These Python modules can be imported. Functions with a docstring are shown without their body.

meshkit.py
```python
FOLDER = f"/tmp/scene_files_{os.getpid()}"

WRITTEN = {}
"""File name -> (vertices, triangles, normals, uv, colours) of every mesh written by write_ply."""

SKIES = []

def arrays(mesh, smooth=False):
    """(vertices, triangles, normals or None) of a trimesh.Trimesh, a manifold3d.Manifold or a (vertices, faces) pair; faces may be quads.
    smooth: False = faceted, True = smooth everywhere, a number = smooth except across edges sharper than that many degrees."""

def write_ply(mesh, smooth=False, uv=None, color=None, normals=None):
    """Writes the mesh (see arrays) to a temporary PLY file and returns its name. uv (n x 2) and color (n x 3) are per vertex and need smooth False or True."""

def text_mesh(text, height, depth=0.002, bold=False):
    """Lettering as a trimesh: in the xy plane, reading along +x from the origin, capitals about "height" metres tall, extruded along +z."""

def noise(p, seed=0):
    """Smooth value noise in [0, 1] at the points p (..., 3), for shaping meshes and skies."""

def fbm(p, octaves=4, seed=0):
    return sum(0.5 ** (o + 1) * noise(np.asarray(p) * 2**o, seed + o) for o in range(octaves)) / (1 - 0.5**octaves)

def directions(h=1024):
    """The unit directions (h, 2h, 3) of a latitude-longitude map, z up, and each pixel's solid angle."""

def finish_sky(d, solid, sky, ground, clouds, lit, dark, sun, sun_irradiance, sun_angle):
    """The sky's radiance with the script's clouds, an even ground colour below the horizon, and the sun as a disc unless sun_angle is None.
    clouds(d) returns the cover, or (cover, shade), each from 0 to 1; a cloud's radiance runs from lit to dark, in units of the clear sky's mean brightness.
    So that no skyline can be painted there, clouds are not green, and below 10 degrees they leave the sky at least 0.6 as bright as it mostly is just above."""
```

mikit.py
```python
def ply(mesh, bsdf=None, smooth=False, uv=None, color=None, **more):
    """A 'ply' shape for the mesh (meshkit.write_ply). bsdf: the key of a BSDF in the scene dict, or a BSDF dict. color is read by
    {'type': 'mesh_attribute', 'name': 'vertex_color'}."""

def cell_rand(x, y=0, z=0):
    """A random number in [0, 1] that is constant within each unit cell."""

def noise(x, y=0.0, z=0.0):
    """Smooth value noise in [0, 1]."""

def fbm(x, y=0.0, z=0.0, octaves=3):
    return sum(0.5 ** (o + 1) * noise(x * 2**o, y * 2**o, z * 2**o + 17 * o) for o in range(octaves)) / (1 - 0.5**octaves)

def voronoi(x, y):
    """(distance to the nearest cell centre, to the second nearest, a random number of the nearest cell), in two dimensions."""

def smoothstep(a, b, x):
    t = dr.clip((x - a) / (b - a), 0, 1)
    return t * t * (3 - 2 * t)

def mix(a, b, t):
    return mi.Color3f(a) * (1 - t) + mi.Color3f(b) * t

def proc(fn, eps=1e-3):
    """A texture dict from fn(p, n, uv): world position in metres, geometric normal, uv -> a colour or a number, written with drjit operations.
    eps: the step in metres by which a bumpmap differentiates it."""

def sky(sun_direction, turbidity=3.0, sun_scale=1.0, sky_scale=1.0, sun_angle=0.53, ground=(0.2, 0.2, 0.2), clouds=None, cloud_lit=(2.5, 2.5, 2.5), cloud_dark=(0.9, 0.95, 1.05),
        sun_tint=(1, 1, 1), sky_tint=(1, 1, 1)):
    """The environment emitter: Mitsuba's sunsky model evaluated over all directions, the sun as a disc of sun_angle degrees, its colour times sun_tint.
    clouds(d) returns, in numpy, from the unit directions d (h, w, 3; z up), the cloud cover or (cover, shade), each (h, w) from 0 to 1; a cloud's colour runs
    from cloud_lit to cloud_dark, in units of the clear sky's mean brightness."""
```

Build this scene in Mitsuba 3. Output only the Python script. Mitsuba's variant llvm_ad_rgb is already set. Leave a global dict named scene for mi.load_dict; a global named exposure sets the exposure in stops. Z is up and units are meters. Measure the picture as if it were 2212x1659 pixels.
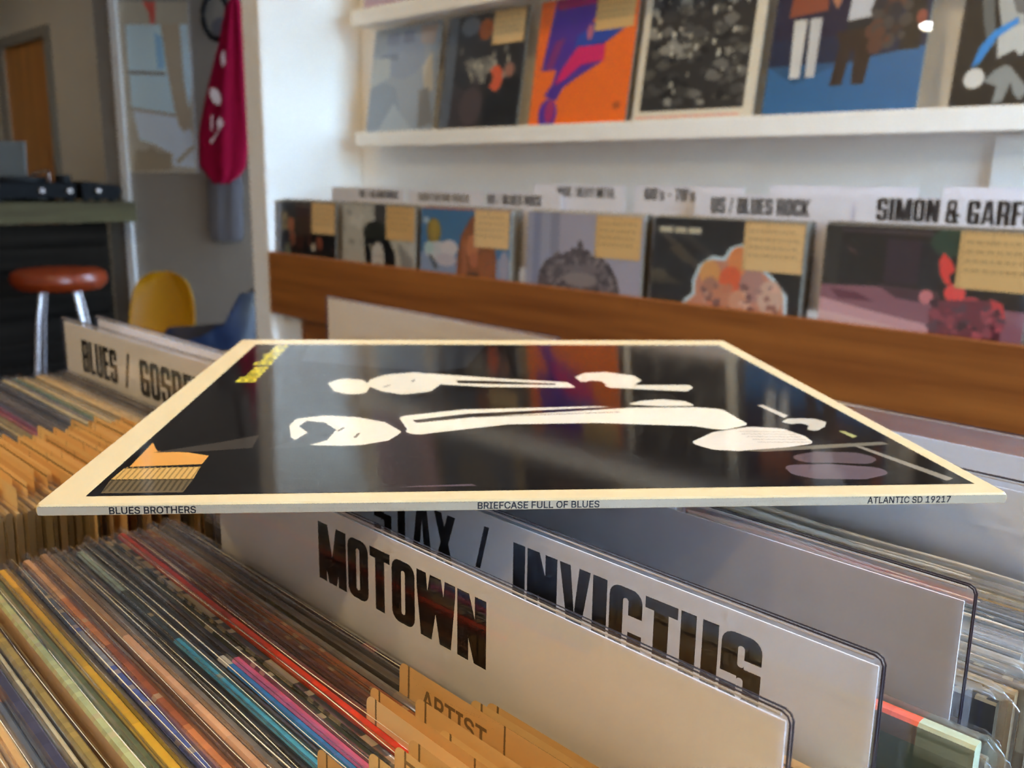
import math, random
import numpy as np, trimesh, mitsuba as mi, drjit as dr
from shapely import affinity
from shapely.geometry import Polygon, box, Point, LineString
from shapely.ops import unary_union
import mikit, meshkit
from mikit import ply, proc, noise, fbm, smoothstep, mix

T = mi.ScalarTransform4f
scene, labels = {}, {}
rng = random.Random(7)

# ------------------------------------------------------------------ camera, daylight, exposure
# the camera is the origin; x runs along the record wall, y towards it, z up; the floor lies at z = -1.2
FWD, UP = [-0.6973, 0.6833, -0.2165], [-0.1644, 0.1415, 0.9762]
scene['camera'] = dict(type='thinlens', to_world=T().look_at(origin=[0, 0, 0], target=FWD, up=UP),
                       fov=57.89, fov_axis='x', aperture_radius=0.0008, focus_distance=0.265, near_clip=0.01, far_clip=100.0)
exposure = 1.47
SKY_SCALE = 58.0
LAMP_SCALE = 1.95
scene['sky'] = mikit.sky((-0.5, 0.7, 0.55), turbidity=3.0, sun_scale=0.0, sky_scale=SKY_SCALE, ground=(0.22, 0.22, 0.22))
FLOOR, CEIL = -1.2, 1.45
# place and relative strength
LAMP_SPOTS = [(-0.3, -1.15, 1.3), (-1.25, -0.95, 1.3), (0.7, -0.9, .6), (-1.8, -0.6, 1.1), (-0.85, 0.95, 1.0), (0.25, 0.9, 1.2), (-2.15, 1.1, .45), (-5.7, 0.7, .6)]  # the last spot is added, unseen, to brighten the left room
LAMP_RADIANCE = [52.0, 36.5, 17.0]


# ------------------------------------------------------------------ small helpers
def lin(c):
    """sRGB colour ('#rrggbb' or 0-255 triple) to linear."""
    if isinstance(c, str):
        c = [int(c[i:i + 2], 16) for i in (1, 3, 5)]
    x = np.asarray(c, float) / 255
    return np.where(x < 0.04045, x / 12.92, ((x + 0.055) / 1.055) ** 2.4)


def rgb(c):
    return {'type': 'rgb', 'value': [float(v) for v in lin(c)]}


def numbered(name):
    taken = lambda k: k in scene or k in labels or any(s.startswith(k + '__') for s in scene)
    if not taken(name):
        return name
    i = 1
    while taken(f'{name}_{i:03d}'):
        i += 1
    return f'{name}_{i:03d}'


ORD = ['first', 'second', 'third', 'fourth', 'fifth', 'sixth', 'seventh', 'eighth', 'ninth', 'tenth', 'eleventh', 'twelfth'] + [f'{i}{"th" if i % 10 not in (1, 2, 3) or i < 20 else ("st", "nd", "rd")[i % 10 - 1]}' for i in range(13, 60)]
COUNT = {}


def fresh(name):
    n = COUNT.get(name, 0)
    COUNT[name] = n + 1
    return name if n == 0 else f'{name}_{n:03d}'


def thing(name, label, cat, group=None):
    key = fresh(name)
    labels[key] = {'label': label, 'category': cat}
    if group:
        labels[key]['group'] = group
    return key


def part(parent, name, shape, at=None, label=None):
    key = fresh(parent + '__' + name)
    scene[key] = dict(shape, to_world=at) if at is not None else dict(shape)
    if label:
        labels[key] = {'label': label}
    return key


def struct(name, shape, label=None):
    scene[name] = shape
    labels[name] = {'kind': 'structure'}
    if label:
        labels[name]['label'] = label
    return name


def bx(x0, x1, y0, y1, z0, z1, ch=0.0):
    """A box, its edges chamfered by ch."""
    if ch <= 0:
        m = trimesh.creation.box(extents=(x1 - x0, y1 - y0, z1 - z0))
        m.apply_translation(((x0 + x1) / 2, (y0 + y1) / 2, (z0 + z1) / 2))
        return m
    p = []
    for sx, sy, sz in np.ndindex(2, 2, 2):
        c = np.array([(x0, x1)[sx], (y0, y1)[sy], (z0, z1)[sz]])
        d = np.array([1 - 2 * sx, 1 - 2 * sy, 1 - 2 * sz]) * ch
        for k in range(3):
            e = d.copy()
            e[k] = 0
            p.append(c + e)
    return trimesh.convex.convex_hull(np.array(p))


def slab(poly, z0, z1):
    m = trimesh.creation.extrude_polygon(Polygon(poly), z1 - z0, engine='earcut')
    m.apply_translation((0, 0, z0))
    return m


def cat(*ms):
    return trimesh.util.concatenate(ms)


def tube(pts, r, n=10):
    pts = np.asarray(pts, float)
    r = np.broadcast_to(r, (len(pts),))
    t = np.gradient(pts, axis=0)
    t /= np.linalg.norm(t, axis=1, keepdims=True)
    ref = np.array([0, 0, 1.0]) if abs(t[0, 2]) < .9 else np.array([1.0, 0, 0])
    v = []
    for i in range(len(pts)):
        a = np.cross(t[i], ref)
        a /= np.linalg.norm(a)
        b = np.cross(a, t[i])
        g = np.arange(n) * 2 * np.pi / n
        v.append(pts[i] + r[i] * (np.cos(g)[:, None] * a + np.sin(g)[:, None] * b))
    v = np.vstack(v + [pts[:1], pts[-1:]])
    f = []
    for i in range(len(pts) - 1):
        for j in range(n):
            a, b = i * n + j, i * n + (j + 1) % n
            f += [[a, b, b + n], [a, b + n, a + n]]
    e = len(pts) * n
    for j in range(n):
        f += [[e, (j + 1) % n, j], [e + 1, e - n + j, e - n + (j + 1) % n]]
    m = trimesh.Trimesh(v, f, process=False)
    m.fix_normals()
    return m


def lathe(profile, n=40):
    return trimesh.creation.revolve(np.asarray(profile, float), sections=n)


# ------------------------------------------------------------------ materials
def vc():
    return {'type': 'mesh_attribute', 'name': 'vertex_color'}


def two(b):
    return {'type': 'twosided', 'bsdf': b}


def princ(color, rough=.5, spec=.5, **k):
    return two(dict(type='principled', base_color=color if isinstance(color, dict) else rgb(color), roughness=rough, specular=spec, **k))


scene['printed_card'] = princ(vc(), .33, .45)
scene['gloss_print'] = princ(vc(), .07, .42)
scene['paper_print'] = two(dict(type='diffuse', reflectance=vc()))
scene['jacket_white'] = princ('#e0cb9c', .25, .4)
scene['sleeve_film'] = dict(type='thindielectric', int_ior=1.5)
scene['glint_film'] = princ('#fbf6ea', .2, .7)  # pale colour of the beads that stand in for highlights on film
scene['gloss_film'] = dict(type='thindielectric', int_ior=2.3)
scene['clear_pvc'] = dict(type='thindielectric', int_ior=1.54)
scene['pvc_edge'] = princ('#35323f', .12, .6)
scene['pvc_fold'] = princ('#c9c8cf', .08, .8, clearcoat=1.0, clearcoat_gloss=.97)
scene['insert_paper'] = two(dict(type='diffuse', reflectance=rgb('#ecebee')))
scene['white_paint'] = princ('#f2f0ec', .55, .3)
scene['white_shelf'] = princ('#f4f0e6', .4, .4)
scene['ceiling_paint'] = two(dict(type='diffuse', reflectance=rgb('#e4e2de')))
scene['grey_paint'] = two(dict(type='diffuse', reflectance=rgb('#d6cec2')))
scene['dull_paint'] = two(dict(type='diffuse', reflectance=rgb('#8e857c')))


def wood(c1, c2, axis, scale=1.0):
    a, b = lin(c1), lin(c2)

    def fn(p, n, uv):
        q = [p.x, p.y, p.z]
        l = q[axis]
        o = [q[i] for i in range(3) if i != axis]
        g = fbm(l * 2.2 * scale, o[0] * 34 * scale, o[1] * 34 * scale, 3)
        f = noise(l * 9 * scale, o[0] * 260 * scale, o[1] * 260 * scale)
        t = dr.clip(smoothstep(.25, .8, g) * .75 + f * .3, 0, 1)
        return mix(mi.Color3f(*[float(x) for x in a]), mi.Color3f(*[float(x) for x in b]), t)
    return proc(fn)


scene['teak'] = princ(wood('#733d18', '#985a26', 0), .42, .3)
scene['counter_wood'] = princ(wood('#453d2e', '#565039', 1), .9, .05)
scene['plank_dark'] = two(dict(type='diffuse', reflectance=wood('#161412', '#231f1b', 1)))
scene['bin_wood'] = princ(wood('#5c3a1e', '#7c5430', 0), .5, .35)
scene['floor_boards'] = princ(wood('#3a2c22', '#54402f', 0, .7), .45, .35)
scene['door_wood'] = princ(wood('#b0763c', '#c98c4c', 2, .6), .5, .35)
scene['frame_grey'] = princ('#8c8880', .5)
scene['black_metal'] = princ('#0b0c0e', .6, .2)
scene['black_plastic'] = princ('#0a0b0e', .7, .15)
scene['laptop_grey'] = princ('#6a6d6e', .35, .5)
scene['chrome'] = dict(type='roughconductor', material='Cr', alpha=.12)
scene['orange_leather'] = princ('#7c2a0a', .3, .45, clearcoat=.3)
scene['yellow_shell'] = princ('#c08c08', .4, .4)
scene['blue_shell'] = princ('#0d1c38', .35, .4)
scene['pink_cloth'] = princ('#8e0a32', .8, .1)
scene['lime_cloth'] = princ('#b6cf2a', .7, .3)
scene['grey_fabric'] = princ('#66646a', .8, .2)
scene['lamp_glow'] = two(dict(type='diffuse', reflectance=rgb('#ffffff')))

# ------------------------------------------------------------------ flat print: shapes cut out of one another in one plane


class Art:
    def __init__(self):
        self.layers = []

    def add(self, geom, color):
        if isinstance(geom, (list, tuple)):
            geom = Polygon(geom)
        self.layers.append((geom.buffer(0), lin(color) if isinstance(color, (str, tuple, list)) else color))
        return self

    def mesh(self, O, ex, ey, clip=None):
        """The layers as one mesh in the plane O + u ex + v ey; later layers cover earlier ones."""
        O, ex, ey = (np.asarray(a, float) for a in (O, ex, ey))
        cover, V, F, C, n = None, [], [], [], 0
        base = self.layers[0][0] if clip is None else clip
        for g, c in reversed(self.layers):
            g = g.intersection(base)
            vis = g if cover is None else g.difference(cover)
            cover = g if cover is None else cover.union(g)
            for poly in getattr(vis, 'geoms', [vis]):
                if poly.geom_type != 'Polygon' or poly.area < 1e-10:
                    continue
                try:
                    v, f = trimesh.creation.triangulate_polygon(poly, engine='earcut')
                except Exception:
                    continue
                V.append(O + v[:, :1] * ex + v[:, 1:2] * ey)
                F.append(f + n)
                C.append(np.tile(c, (len(v), 1)))
                n += len(v)
        return trimesh.Trimesh(np.vstack(V), np.vstack(F), process=False), np.vstack(C)

    def ply(self, O, ex, ey, bsdf='printed_card', clip=None):
        m, c = self.mesh(O, ex, ey, clip)
        return ply(m, bsdf, color=c)


def ell(cx, cy, rx, ry, rot=0, n=20):
    return affinity.rotate(affinity.scale(Point(cx, cy).buffer(1, quad_segs=max(3, n // 4)), rx, ry), rot)


def blobs(art, seed, n, colors, area, size, stretch=1.0, rot=0, jag=False):
    r = random.Random(seed)
    for _ in range(n):
        x, y = r.uniform(area[0], area[2]), r.uniform(area[1], area[3])
        s = r.uniform(*size)
        g = ell(x, y, s * stretch, s, rot + r.uniform(-25, 25), 8)
        if jag:
            k = r.randint(5, 8)
            g = Polygon([(x + s * stretch * r.uniform(.4, 1.1) * math.cos(2 * math.pi * i / k), y + s * r.uniform(.4, 1.1) * math.sin(2 * math.pi * i / k)) for i in range(k)])
        art.add(g, r.choice(colors))


def rr(x0, y0, x1, y1, r):
    return box(x0 + r, y0 + r, x1 - r, y1 - r).buffer(r, quad_segs=5)


GLYPHS = {}


def glyph(ch, w=.54, s=.225):
    """A heavy condensed capital, 1 high; returns (shape, advance width)."""
    if ch in GLYPHS:
        return GLYPHS[ch]
    P, r, t = Polygon, .17, .15
    O = rr(0, 0, w, 1, r)
    hole = rr(s, t, w - s, 1 - t, .04)
    I = lambda x: box(x, 0, x + s, 1)
    W = w
    if ch in 'O0':
        g = O - hole
    elif ch == 'Q':
        g = O - hole
    elif ch == 'C':
        g = (O - hole) - box(w - s - .001, .38, w + 1, .62)
    elif ch == 'G':
        g = ((O - hole) - box(w - s - .001, .5, w + 1, .64)) | box(w - s - .09, .38, w, .5) | box(w - .14, 0, w, .45)
    elif ch == 'S':
        g = (O - rr(s, .57, w - s, 1 - t, .04) - rr(s, t, w - s, .43, .04)) - box(w - s, .56, w + 1, .68) - box(-1, .32, s, .44)
    elif ch == 'B':
        g = rr(0, 0, w, 1, .12) | box(0, 0, .2, 1)
        g = g - rr(s, .57, w - s, 1 - t, .03) - rr(s, t, w - s, .43, .03)
    elif ch == 'D':
        g = (O | box(0, 0, .2, 1)) - hole
    elif ch in 'PR':
        g = (rr(0, .36, w, 1, r) | I(0)) - rr(s, .5, w - s, 1 - t, .04)
        if ch == 'R':
            g = g | P([(w - s, 0), (w, 0), (w, .36), (w - .06, .42), (.24, .42), (.26, .36), (w - s, .32)])
    elif ch == 'E':
        W = .44
        g = I(0) | box(0, 0, W, t) | box(0, 1 - t, W, 1) | box(0, .43, W - .04, .57)
    elif ch == 'F':
        W = .42
        g = I(0) | box(0, 1 - t, W, 1) | box(0, .43, W - .04, .57)
    elif ch == 'L':
        W = .42
        g = I(0) | box(0, 0, W, t)
    elif ch == 'I':
        W = s + .02
        g = box(0, 0, W, 1)
    elif ch == 'H':
        g = I(0) | I(w - s) | box(0, .43, w, .57)
    elif ch == 'U':
        g = (O | box(0, .4, w, 1)) - box(s, .17, w - s, 2) - ell(w / 2, .17, w / 2 - s, .03)
    elif ch == 'J':
        g = (O | box(0, .4, w, 1)) - box(s, .17, w - s, 2) - box(-1, .35, s, 2)
    elif ch == 'T':
        W = .5
        g = box(0, 1 - t - .01, W, 1) | box(W / 2 - s / 2, 0, W / 2 + s / 2, 1)
    elif ch == 'N':
        W = .58
        g = I(0) | I(W - s) | P([(0, 1), (.24, 1), (W, 0), (W - .24, 0)])
    elif ch == 'M':
        W = .78
        g = I(0) | I(W - s) | P([(0, 1), (.27, 1), (W / 2 + .11, 0), (W / 2 - .11, 0)]) | P([(W, 1), (W - .27, 1), (W / 2 - .11, 0), (W / 2 + .11, 0)])
        g = g & box(0, 0, W, 1)
    elif ch == 'W':
        W = .84
        a = lambda x0, x1: P([(x0 - .12, 1), (x0 + .12, 1), (x1 + .12, 0), (x1 - .12, 0)])
        g = (a(.09, .21) | a(W / 2, .21) | a(W / 2, W - .21) | a(W - .1, W - .21)) & box(0, 0, W, 1)
    elif ch == 'V':
        W = .56
        g = P([(0, 1), (.2, 1), (W / 2, .3), (W - .2, 1), (W, 1), (W / 2 + .11, 0), (W / 2 - .11, 0)])
    elif ch == 'A':
        W = .58
        g = P([(0, 0), (.19, 0), (.22, .16), (W - .22, .16), (W - .19, 0), (W, 0), (W / 2 + .13, 1), (W / 2 - .13, 1)]) - P([(.24, .3), (W - .24, .3), (W / 2, .74)])
    elif ch == 'X':
        W = .56
        g = P([(0, 1), (.2, 1), (W, 0), (W - .2, 0)]) | P([(W, 1), (W - .2, 1), (0, 0), (.2, 0)])
    elif ch == 'Y':
        W = .54
        g = P([(0, 1), (.2, 1), (W / 2, .62), (W - .2, 1), (W, 1), (W / 2 + .1, .42), (W / 2 - .1, .42)]) | box(W / 2 - .1, 0, W / 2 + .1, .5)
    elif ch == 'K':
        W = .58
        g = I(0) | P([(.2, .4), (.2, .56), (W - .2, 1), (W, 1), (.32, .52), (W, 0), (W - .21, 0)])
    elif ch == '/':
        W = .36
        g = P([(0, 0), (.13, 0), (W, 1), (W - .13, 1)])
    elif ch == '-':
        W = .34
        g = box(0, .4, W, .54)
    elif ch == "'":
        W = .16
        g = P([(0, 1), (.16, 1), (.12, .68), (.04, .68)])
    elif ch == '6':
        g = (O - rr(s, t, w - s, .48, .04) - rr(s, .6, w - s, 1 - t, .04)) - box(w - s, .6, w + 1, .72)
    elif ch == '7':
        W = .48
        g = box(0, .85, W, 1) | P([(W, .9), (W - .2, .9), (.1, 0), (.3, 0)])
    elif ch == '&':
        W = .62
        g = (rr(0, 0, .5, .56, .14) - rr(.18, .14, .34, .4, .04)) | (rr(.04, .46, .46, 1, .14) - rr(.2, .6, .31, .86, .04)) | P([(.1, .6), (.3, .6), (W, 0), (W - .22, 0)]) | box(.42, .28, W, .4)
    elif ch == 's':
        g, W = glyph('S')
        g, W = affinity.scale(g, .8, .74, origin=(0, 0)), W * .8
    else:
        g, W = box(0, 0, .01, .01), .26
    GLYPHS[ch] = (g, W)
    return GLYPHS[ch]


def words(text, x0, x1, y0, y1, gap=.045):
    """The text in heavy condensed letters, filling the rectangle."""
    out, x = [], 0.0
    for ch in text:
        if ch == ' ':
            x += .24
            continue
        g, W = glyph(ch)
        out.append(affinity.translate(g, x, 0))
        x += W + gap
    u = unary_union(out)
    return affinity.translate(affinity.scale(u, (x1 - x0) / (x - gap), y1 - y0, origin=(0, 0)), x0, y0)


PLAIN = {}


def plain_words(text, height):
    """Ordinary sans-serif lettering as a flat shape, capitals of that height, from the origin."""
    if text not in PLAIN:
        m = meshkit.text_mesh(text, 1.0, .1)
        top = m.faces[m.face_normals[:, 2] > .9]
        PLAIN[text] = unary_union([Polygon(m.vertices[t][:, :2]).buffer(.002) for t in top])
    return affinity.scale(PLAIN[text], height, height, origin=(0, 0))


def fit(shape, x0, x1, y0, y1):
    a, b, c, d = shape.bounds
    return affinity.translate(affinity.scale(affinity.translate(shape, -a, -b), (x1 - x0) / (c - a), (y1 - y0) / (d - b), origin=(0, 0)), x0, y0)


# ------------------------------------------------------------------ the room
struct('floor', ply(bx(-8.2, 1.2, -2.8, 3.4, FLOOR - .1, FLOOR), 'floor_boards'))
struct('ceiling', ply(bx(-8.2, 1.2, -2.8, 3.4, CEIL, CEIL + .1), 'ceiling_paint'))
struct('wall_record', ply(bx(-2.64, 1.2, 1.8, 1.95, FLOOR, CEIL), 'white_paint'))
struct('wall_partition', ply(cat(bx(-2.64, -2.54, 1.447, 1.8, FLOOR, CEIL, .004), bx(-2.74, -2.64, 1.95, 3.3, FLOOR, CEIL)), 'white_paint'))
struct('trim_1', ply(bx(-.617, 1.04, 1.786, 1.8, -.3, .087, .002), 'white_paint'))
struct('wall_opposite', ply(bx(-8.2, 1.2, -2.8, -2.65, FLOOR, CEIL), 'grey_paint'))
struct('wall_left', ply(bx(-8.2, -8.05, -2.65, 1.95, FLOOR, CEIL), 'dull_paint'))
# wall with the doorway, behind the counter
struct('wall_back', ply(cat(bx(-8.2, -6.55, 1.95, 2.1, FLOOR, CEIL), bx(-5.70, -4.86, 1.95, 2.1, FLOOR, CEIL), bx(-6.55, -5.70, 1.95, 2.1, .76, CEIL)), 'grey_paint'))
struct('door_1', ply(bx(-6.55, -5.845, 1.965, 2.0, FLOOR, .755, .003), 'door_wood'))
struct('trim_4', ply(bx(-5.845, -5.70, 1.975, 2.0, FLOOR, .755), 'frame_grey'))
struct('trim_2', ply(cat(bx(-5.76, -5.69, 1.93, 1.95, FLOOR, .80, .003), bx(-6.62, -5.69, 1.93, 1.95, .74, .80, .003), bx(-6.62, -6.55, 1.93, 1.95, FLOOR, .74, .003)), 'frame_grey'))
# slanting wall across the far corner: frontal coordinates s (right), d (away), z
RH, FH = np.array([.700, .714, 0.0]), np.array([-.714, .700, 0.0])


def corner_frame(s, d, z=0.0):
    o = RH * s + FH * d
    return T(np.array([[RH[0], FH[0], 0, o[0]], [RH[1], FH[1], 0, o[1]], [0, 0, 1, z], [0, 0, 0, 1.0]]))


struct('wall_corner', {**ply(bx(-2.03, .2, 4.70, 4.80, FLOOR, CEIL), 'dull_paint'), 'to_world': corner_frame(0, 0)})
struct('trim_3', {**ply(bx(-1.945, -1.905, 4.665, 4.70, FLOOR, CEIL, .004), 'white_paint'), 'to_world': corner_frame(0, 0)})
struct('baseboard_corner', {**ply(bx(-1.90, .2, 4.685, 4.70, FLOOR, FLOOR + .12, .004), 'white_paint'), 'to_world': corner_frame(0, 0)})
# shop front towards the street, on the right of the photographer: piers and lintel round the openings
struct('wall_street', ply(cat(bx(1.05, 1.2, -2.65, 1.8, FLOOR, -.75), bx(1.05, 1.2, -2.65, 1.8, 1.25, CEIL), bx(1.05, 1.2, 1.74, 1.8, -.75, 1.25), bx(1.05, 1.2, -2.65, .50, -.75, 1.25)), 'white_paint'))
struct('window_1', ply(cat(bx(1.09, 1.15, 1.10, 1.14, -.75, 1.25, .004), bx(1.08, 1.16, .50, 1.74, -.75, -.70, .004), bx(1.08, 1.16, .50, 1.74, 1.20, 1.25, .004)), 'white_paint'))

# ceiling lamps, warm
disc = trimesh.creation.cylinder(.055, .004, sections=24)
ring = lathe([(.056, -.012), (.075, -.012), (.078, 0), (.078, .03), (.056, .03), (.056, -.012)], 24)
RING, DISC = ply(ring, 'white_shelf', 30), ply(disc, 'lamp_glow')
for i, (x, y, power) in enumerate(LAMP_SPOTS):
    t = thing('ceiling_lamp', f'unseen round white ceiling spotlight above the shop, {ORD[i]} of eight', 'lamp', 'ceiling spotlights')
    part(t, 'rim', RING, T().translate([x, y, CEIL - .031]))
    part(t, 'diffuser', {**DISC, 'emitter': {'type': 'area', 'radiance': {'type': 'rgb', 'value': [LAMP_SCALE * power * v for v in LAMP_RADIANCE]}}}, T().translate([x, y, CEIL - .03]))

# ------------------------------------------------------------------ wall ledges
for x0, z0, z1, lab in ((-2.437, .089, .131, 'long white picture ledge holding the row of record covers above the wall bin'),
                        (-2.445, .436, .482, 'white picture ledge at the top edge of the photo')):
    t = thing('wall_ledge', lab, 'shelf', None)
    part(t, 'front_lip', ply(bx(x0, 1.04, 1.700, 1.714, z0, z1, .0015), 'white_shelf'))
    part(t, 'shelf_board', ply(bx(x0, 1.04, 1.714, 1.80, z0 + .004, z0 + .022), 'white_shelf'))

# ------------------------------------------------------------------ wall bin with a teak front
t = thing('wall_bin', 'long teak fronted record bin running along the white wall', 'record bin')
part(t, 'front_board', ply(bx(-2.539, 1.04, 1.445, 1.461, -.411, -.2255, .0015), 'teak'))
part(t, 'lower_panel', ply(bx(-2.40, 1.04, 1.470, 1.486, -1.0, -.411), 'teak'))
part(t, 'end_panel', ply(bx(-2.539, -2.41, 1.470, 1.490, FLOOR, -.412), 'white_paint'), label='white end panel beneath the teak front')
part(t, 'base', ply(bx(-2.539, 1.04, 1.4615, 1.785, -.411, -.396), 'bin_wood'))
part(t, 'plinth', ply(bx(-2.40, 1.04, 1.50, 1.785, FLOOR, -1.0), 'bin_wood'))

# ------------------------------------------------------------------ island bin
t = thing('island_bin', 'brown wooden double sided record bin in the foreground', 'record bin')
part(t, 'front_board', ply(bx(-.79, -.035, .018, .030, -.62, -.27, .0015), 'bin_wood'))
part(t, 'back_board', ply(bx(-.79, -.035, .500, .512, -.62, -.27, .0015), 'bin_wood'))
part(t, 'side_board', ply(bx(-.79, -.778, .030, .500, -.62, -.27, .0015), 'bin_wood'))
part(t, 'side_board', ply(bx(-.047, -.035, .030, .500, -.62, -.27, .0015), 'bin_wood'))
part(t, 'centre_board', ply(bx(-.408, -.402, .030, .500, -.62, -.27, .0015), 'bin_wood'))
part(t, 'base', ply(bx(-.778, -.047, .030, .500, -.50, -.488), 'bin_wood'))
for lx, ly in ((-.775, .05), (-.075, .05), (-.775, .455), (-.075, .455)):
    part(t, 'leg', ply(bx(lx, lx + .03, ly, ly + .03, FLOOR, -.62, .002), 'bin_wood'))

# ------------------------------------------------------------------ records
SHADES = {'black': '#262220', 'charcoal': '#3a3a3c', 'dark brown': '#4a4036', 'grey brown': '#5e574c', 'olive brown': '#6b5f50', 'grey': '#7a7874', 'silver grey': '#a8a6a4', 'white': '#d4d2cf', 'tan': '#a88a60', 'buff': '#c2a274',
          'pale buff': '#b4a284', 'cream': '#d4bc90', 'mustard': '#b58a3a', 'teal': '#1f3a44', 'green': '#5f8a66', 'purple': '#453a5e', 'pink': '#b8526e', 'navy': '#2f3440', 'light brown': '#8a7450'}


def shade_name(c):
    return min(SHADES, key=lambda n: float(np.sum((lin(SHADES[n]) ** .5 - lin(c) ** .5) ** 2)))





def strip_mesh(L, h, th, top, front, back, seed, worn=0.0, patches=None, N=0):
    N = N or (100 if worn else 44)
    """A record cover standing up: x 0..L, y 0..th, z -h..0, with rubbed edges in its vertex colours."""
    r = random.Random(seed)
    top, front, back = lin(top), lin(front), lin(back)
    prof = [(0, -h), (0, -.045), (0, -.006), (0, -.0009), (.0007, 0), (th - .0007, 0), (th, -.0009), (th, -h)]
    kinds = [front, front, front * .6 + top * .4, top, top, top, back]
    xs = np.linspace(0, L, N + 1)
    V, F, C, n = [], [], [], 0
    edge = []
    for i in range(N):
        c = top.copy()
        if patches:
            for a, b, col in patches:
                if a <= (i + .5) / N < b:
                    c = lin(col)
        j = r.uniform(.85, 1.12)
        edge.append(np.clip(c * j, 0, 1))
    rub = [[r.random() for _ in range(3)] for _ in range(N)]
    drift = np.interp(np.arange(N), np.arange(0, N + 6, 6), [r.uniform(0, 1.6) for _ in range(len(np.arange(0, N + 6, 6)))])
    for k in range(len(prof) - 1):
        (y0, z0), (y1, z1) = prof[k], prof[k + 1]
        for i in range(N):
            c = edge[i] if k in (3, 4, 5) else front * .92 + edge[i] * .08 if k == 2 else kinds[k]
            if k in (3, 4, 5) and rub[i][k - 3] < worn * drift[i]:
                c = c * .45 + lin('#bfab84') * .55
            V += [(xs[i], y0, z0), (xs[i + 1], y0, z0), (xs[i + 1], y1, z1), (xs[i], y1, z1)]
            C += [c] * 4
            F += [[n, n + 1, n + 2], [n, n + 2, n + 3]]
            n += 4
    for x, flip in ((0, 1), (L, 0)):
        V += [(x, y, z) for y, z in (prof[0], prof[3], prof[4], prof[5], prof[6], prof[7])]
        C += [top * .7 + lin('#b9aa88') * .12] * 6
        q = [[n, n + a, n + a + 1] for a in range(1, 5)]
        F += [x_[::-1] for x_ in q] if flip else q
        n += 6
    return trimesh.Trimesh(np.array(V), np.array(F), process=False), np.clip(np.array(C), 0, 1)


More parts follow.
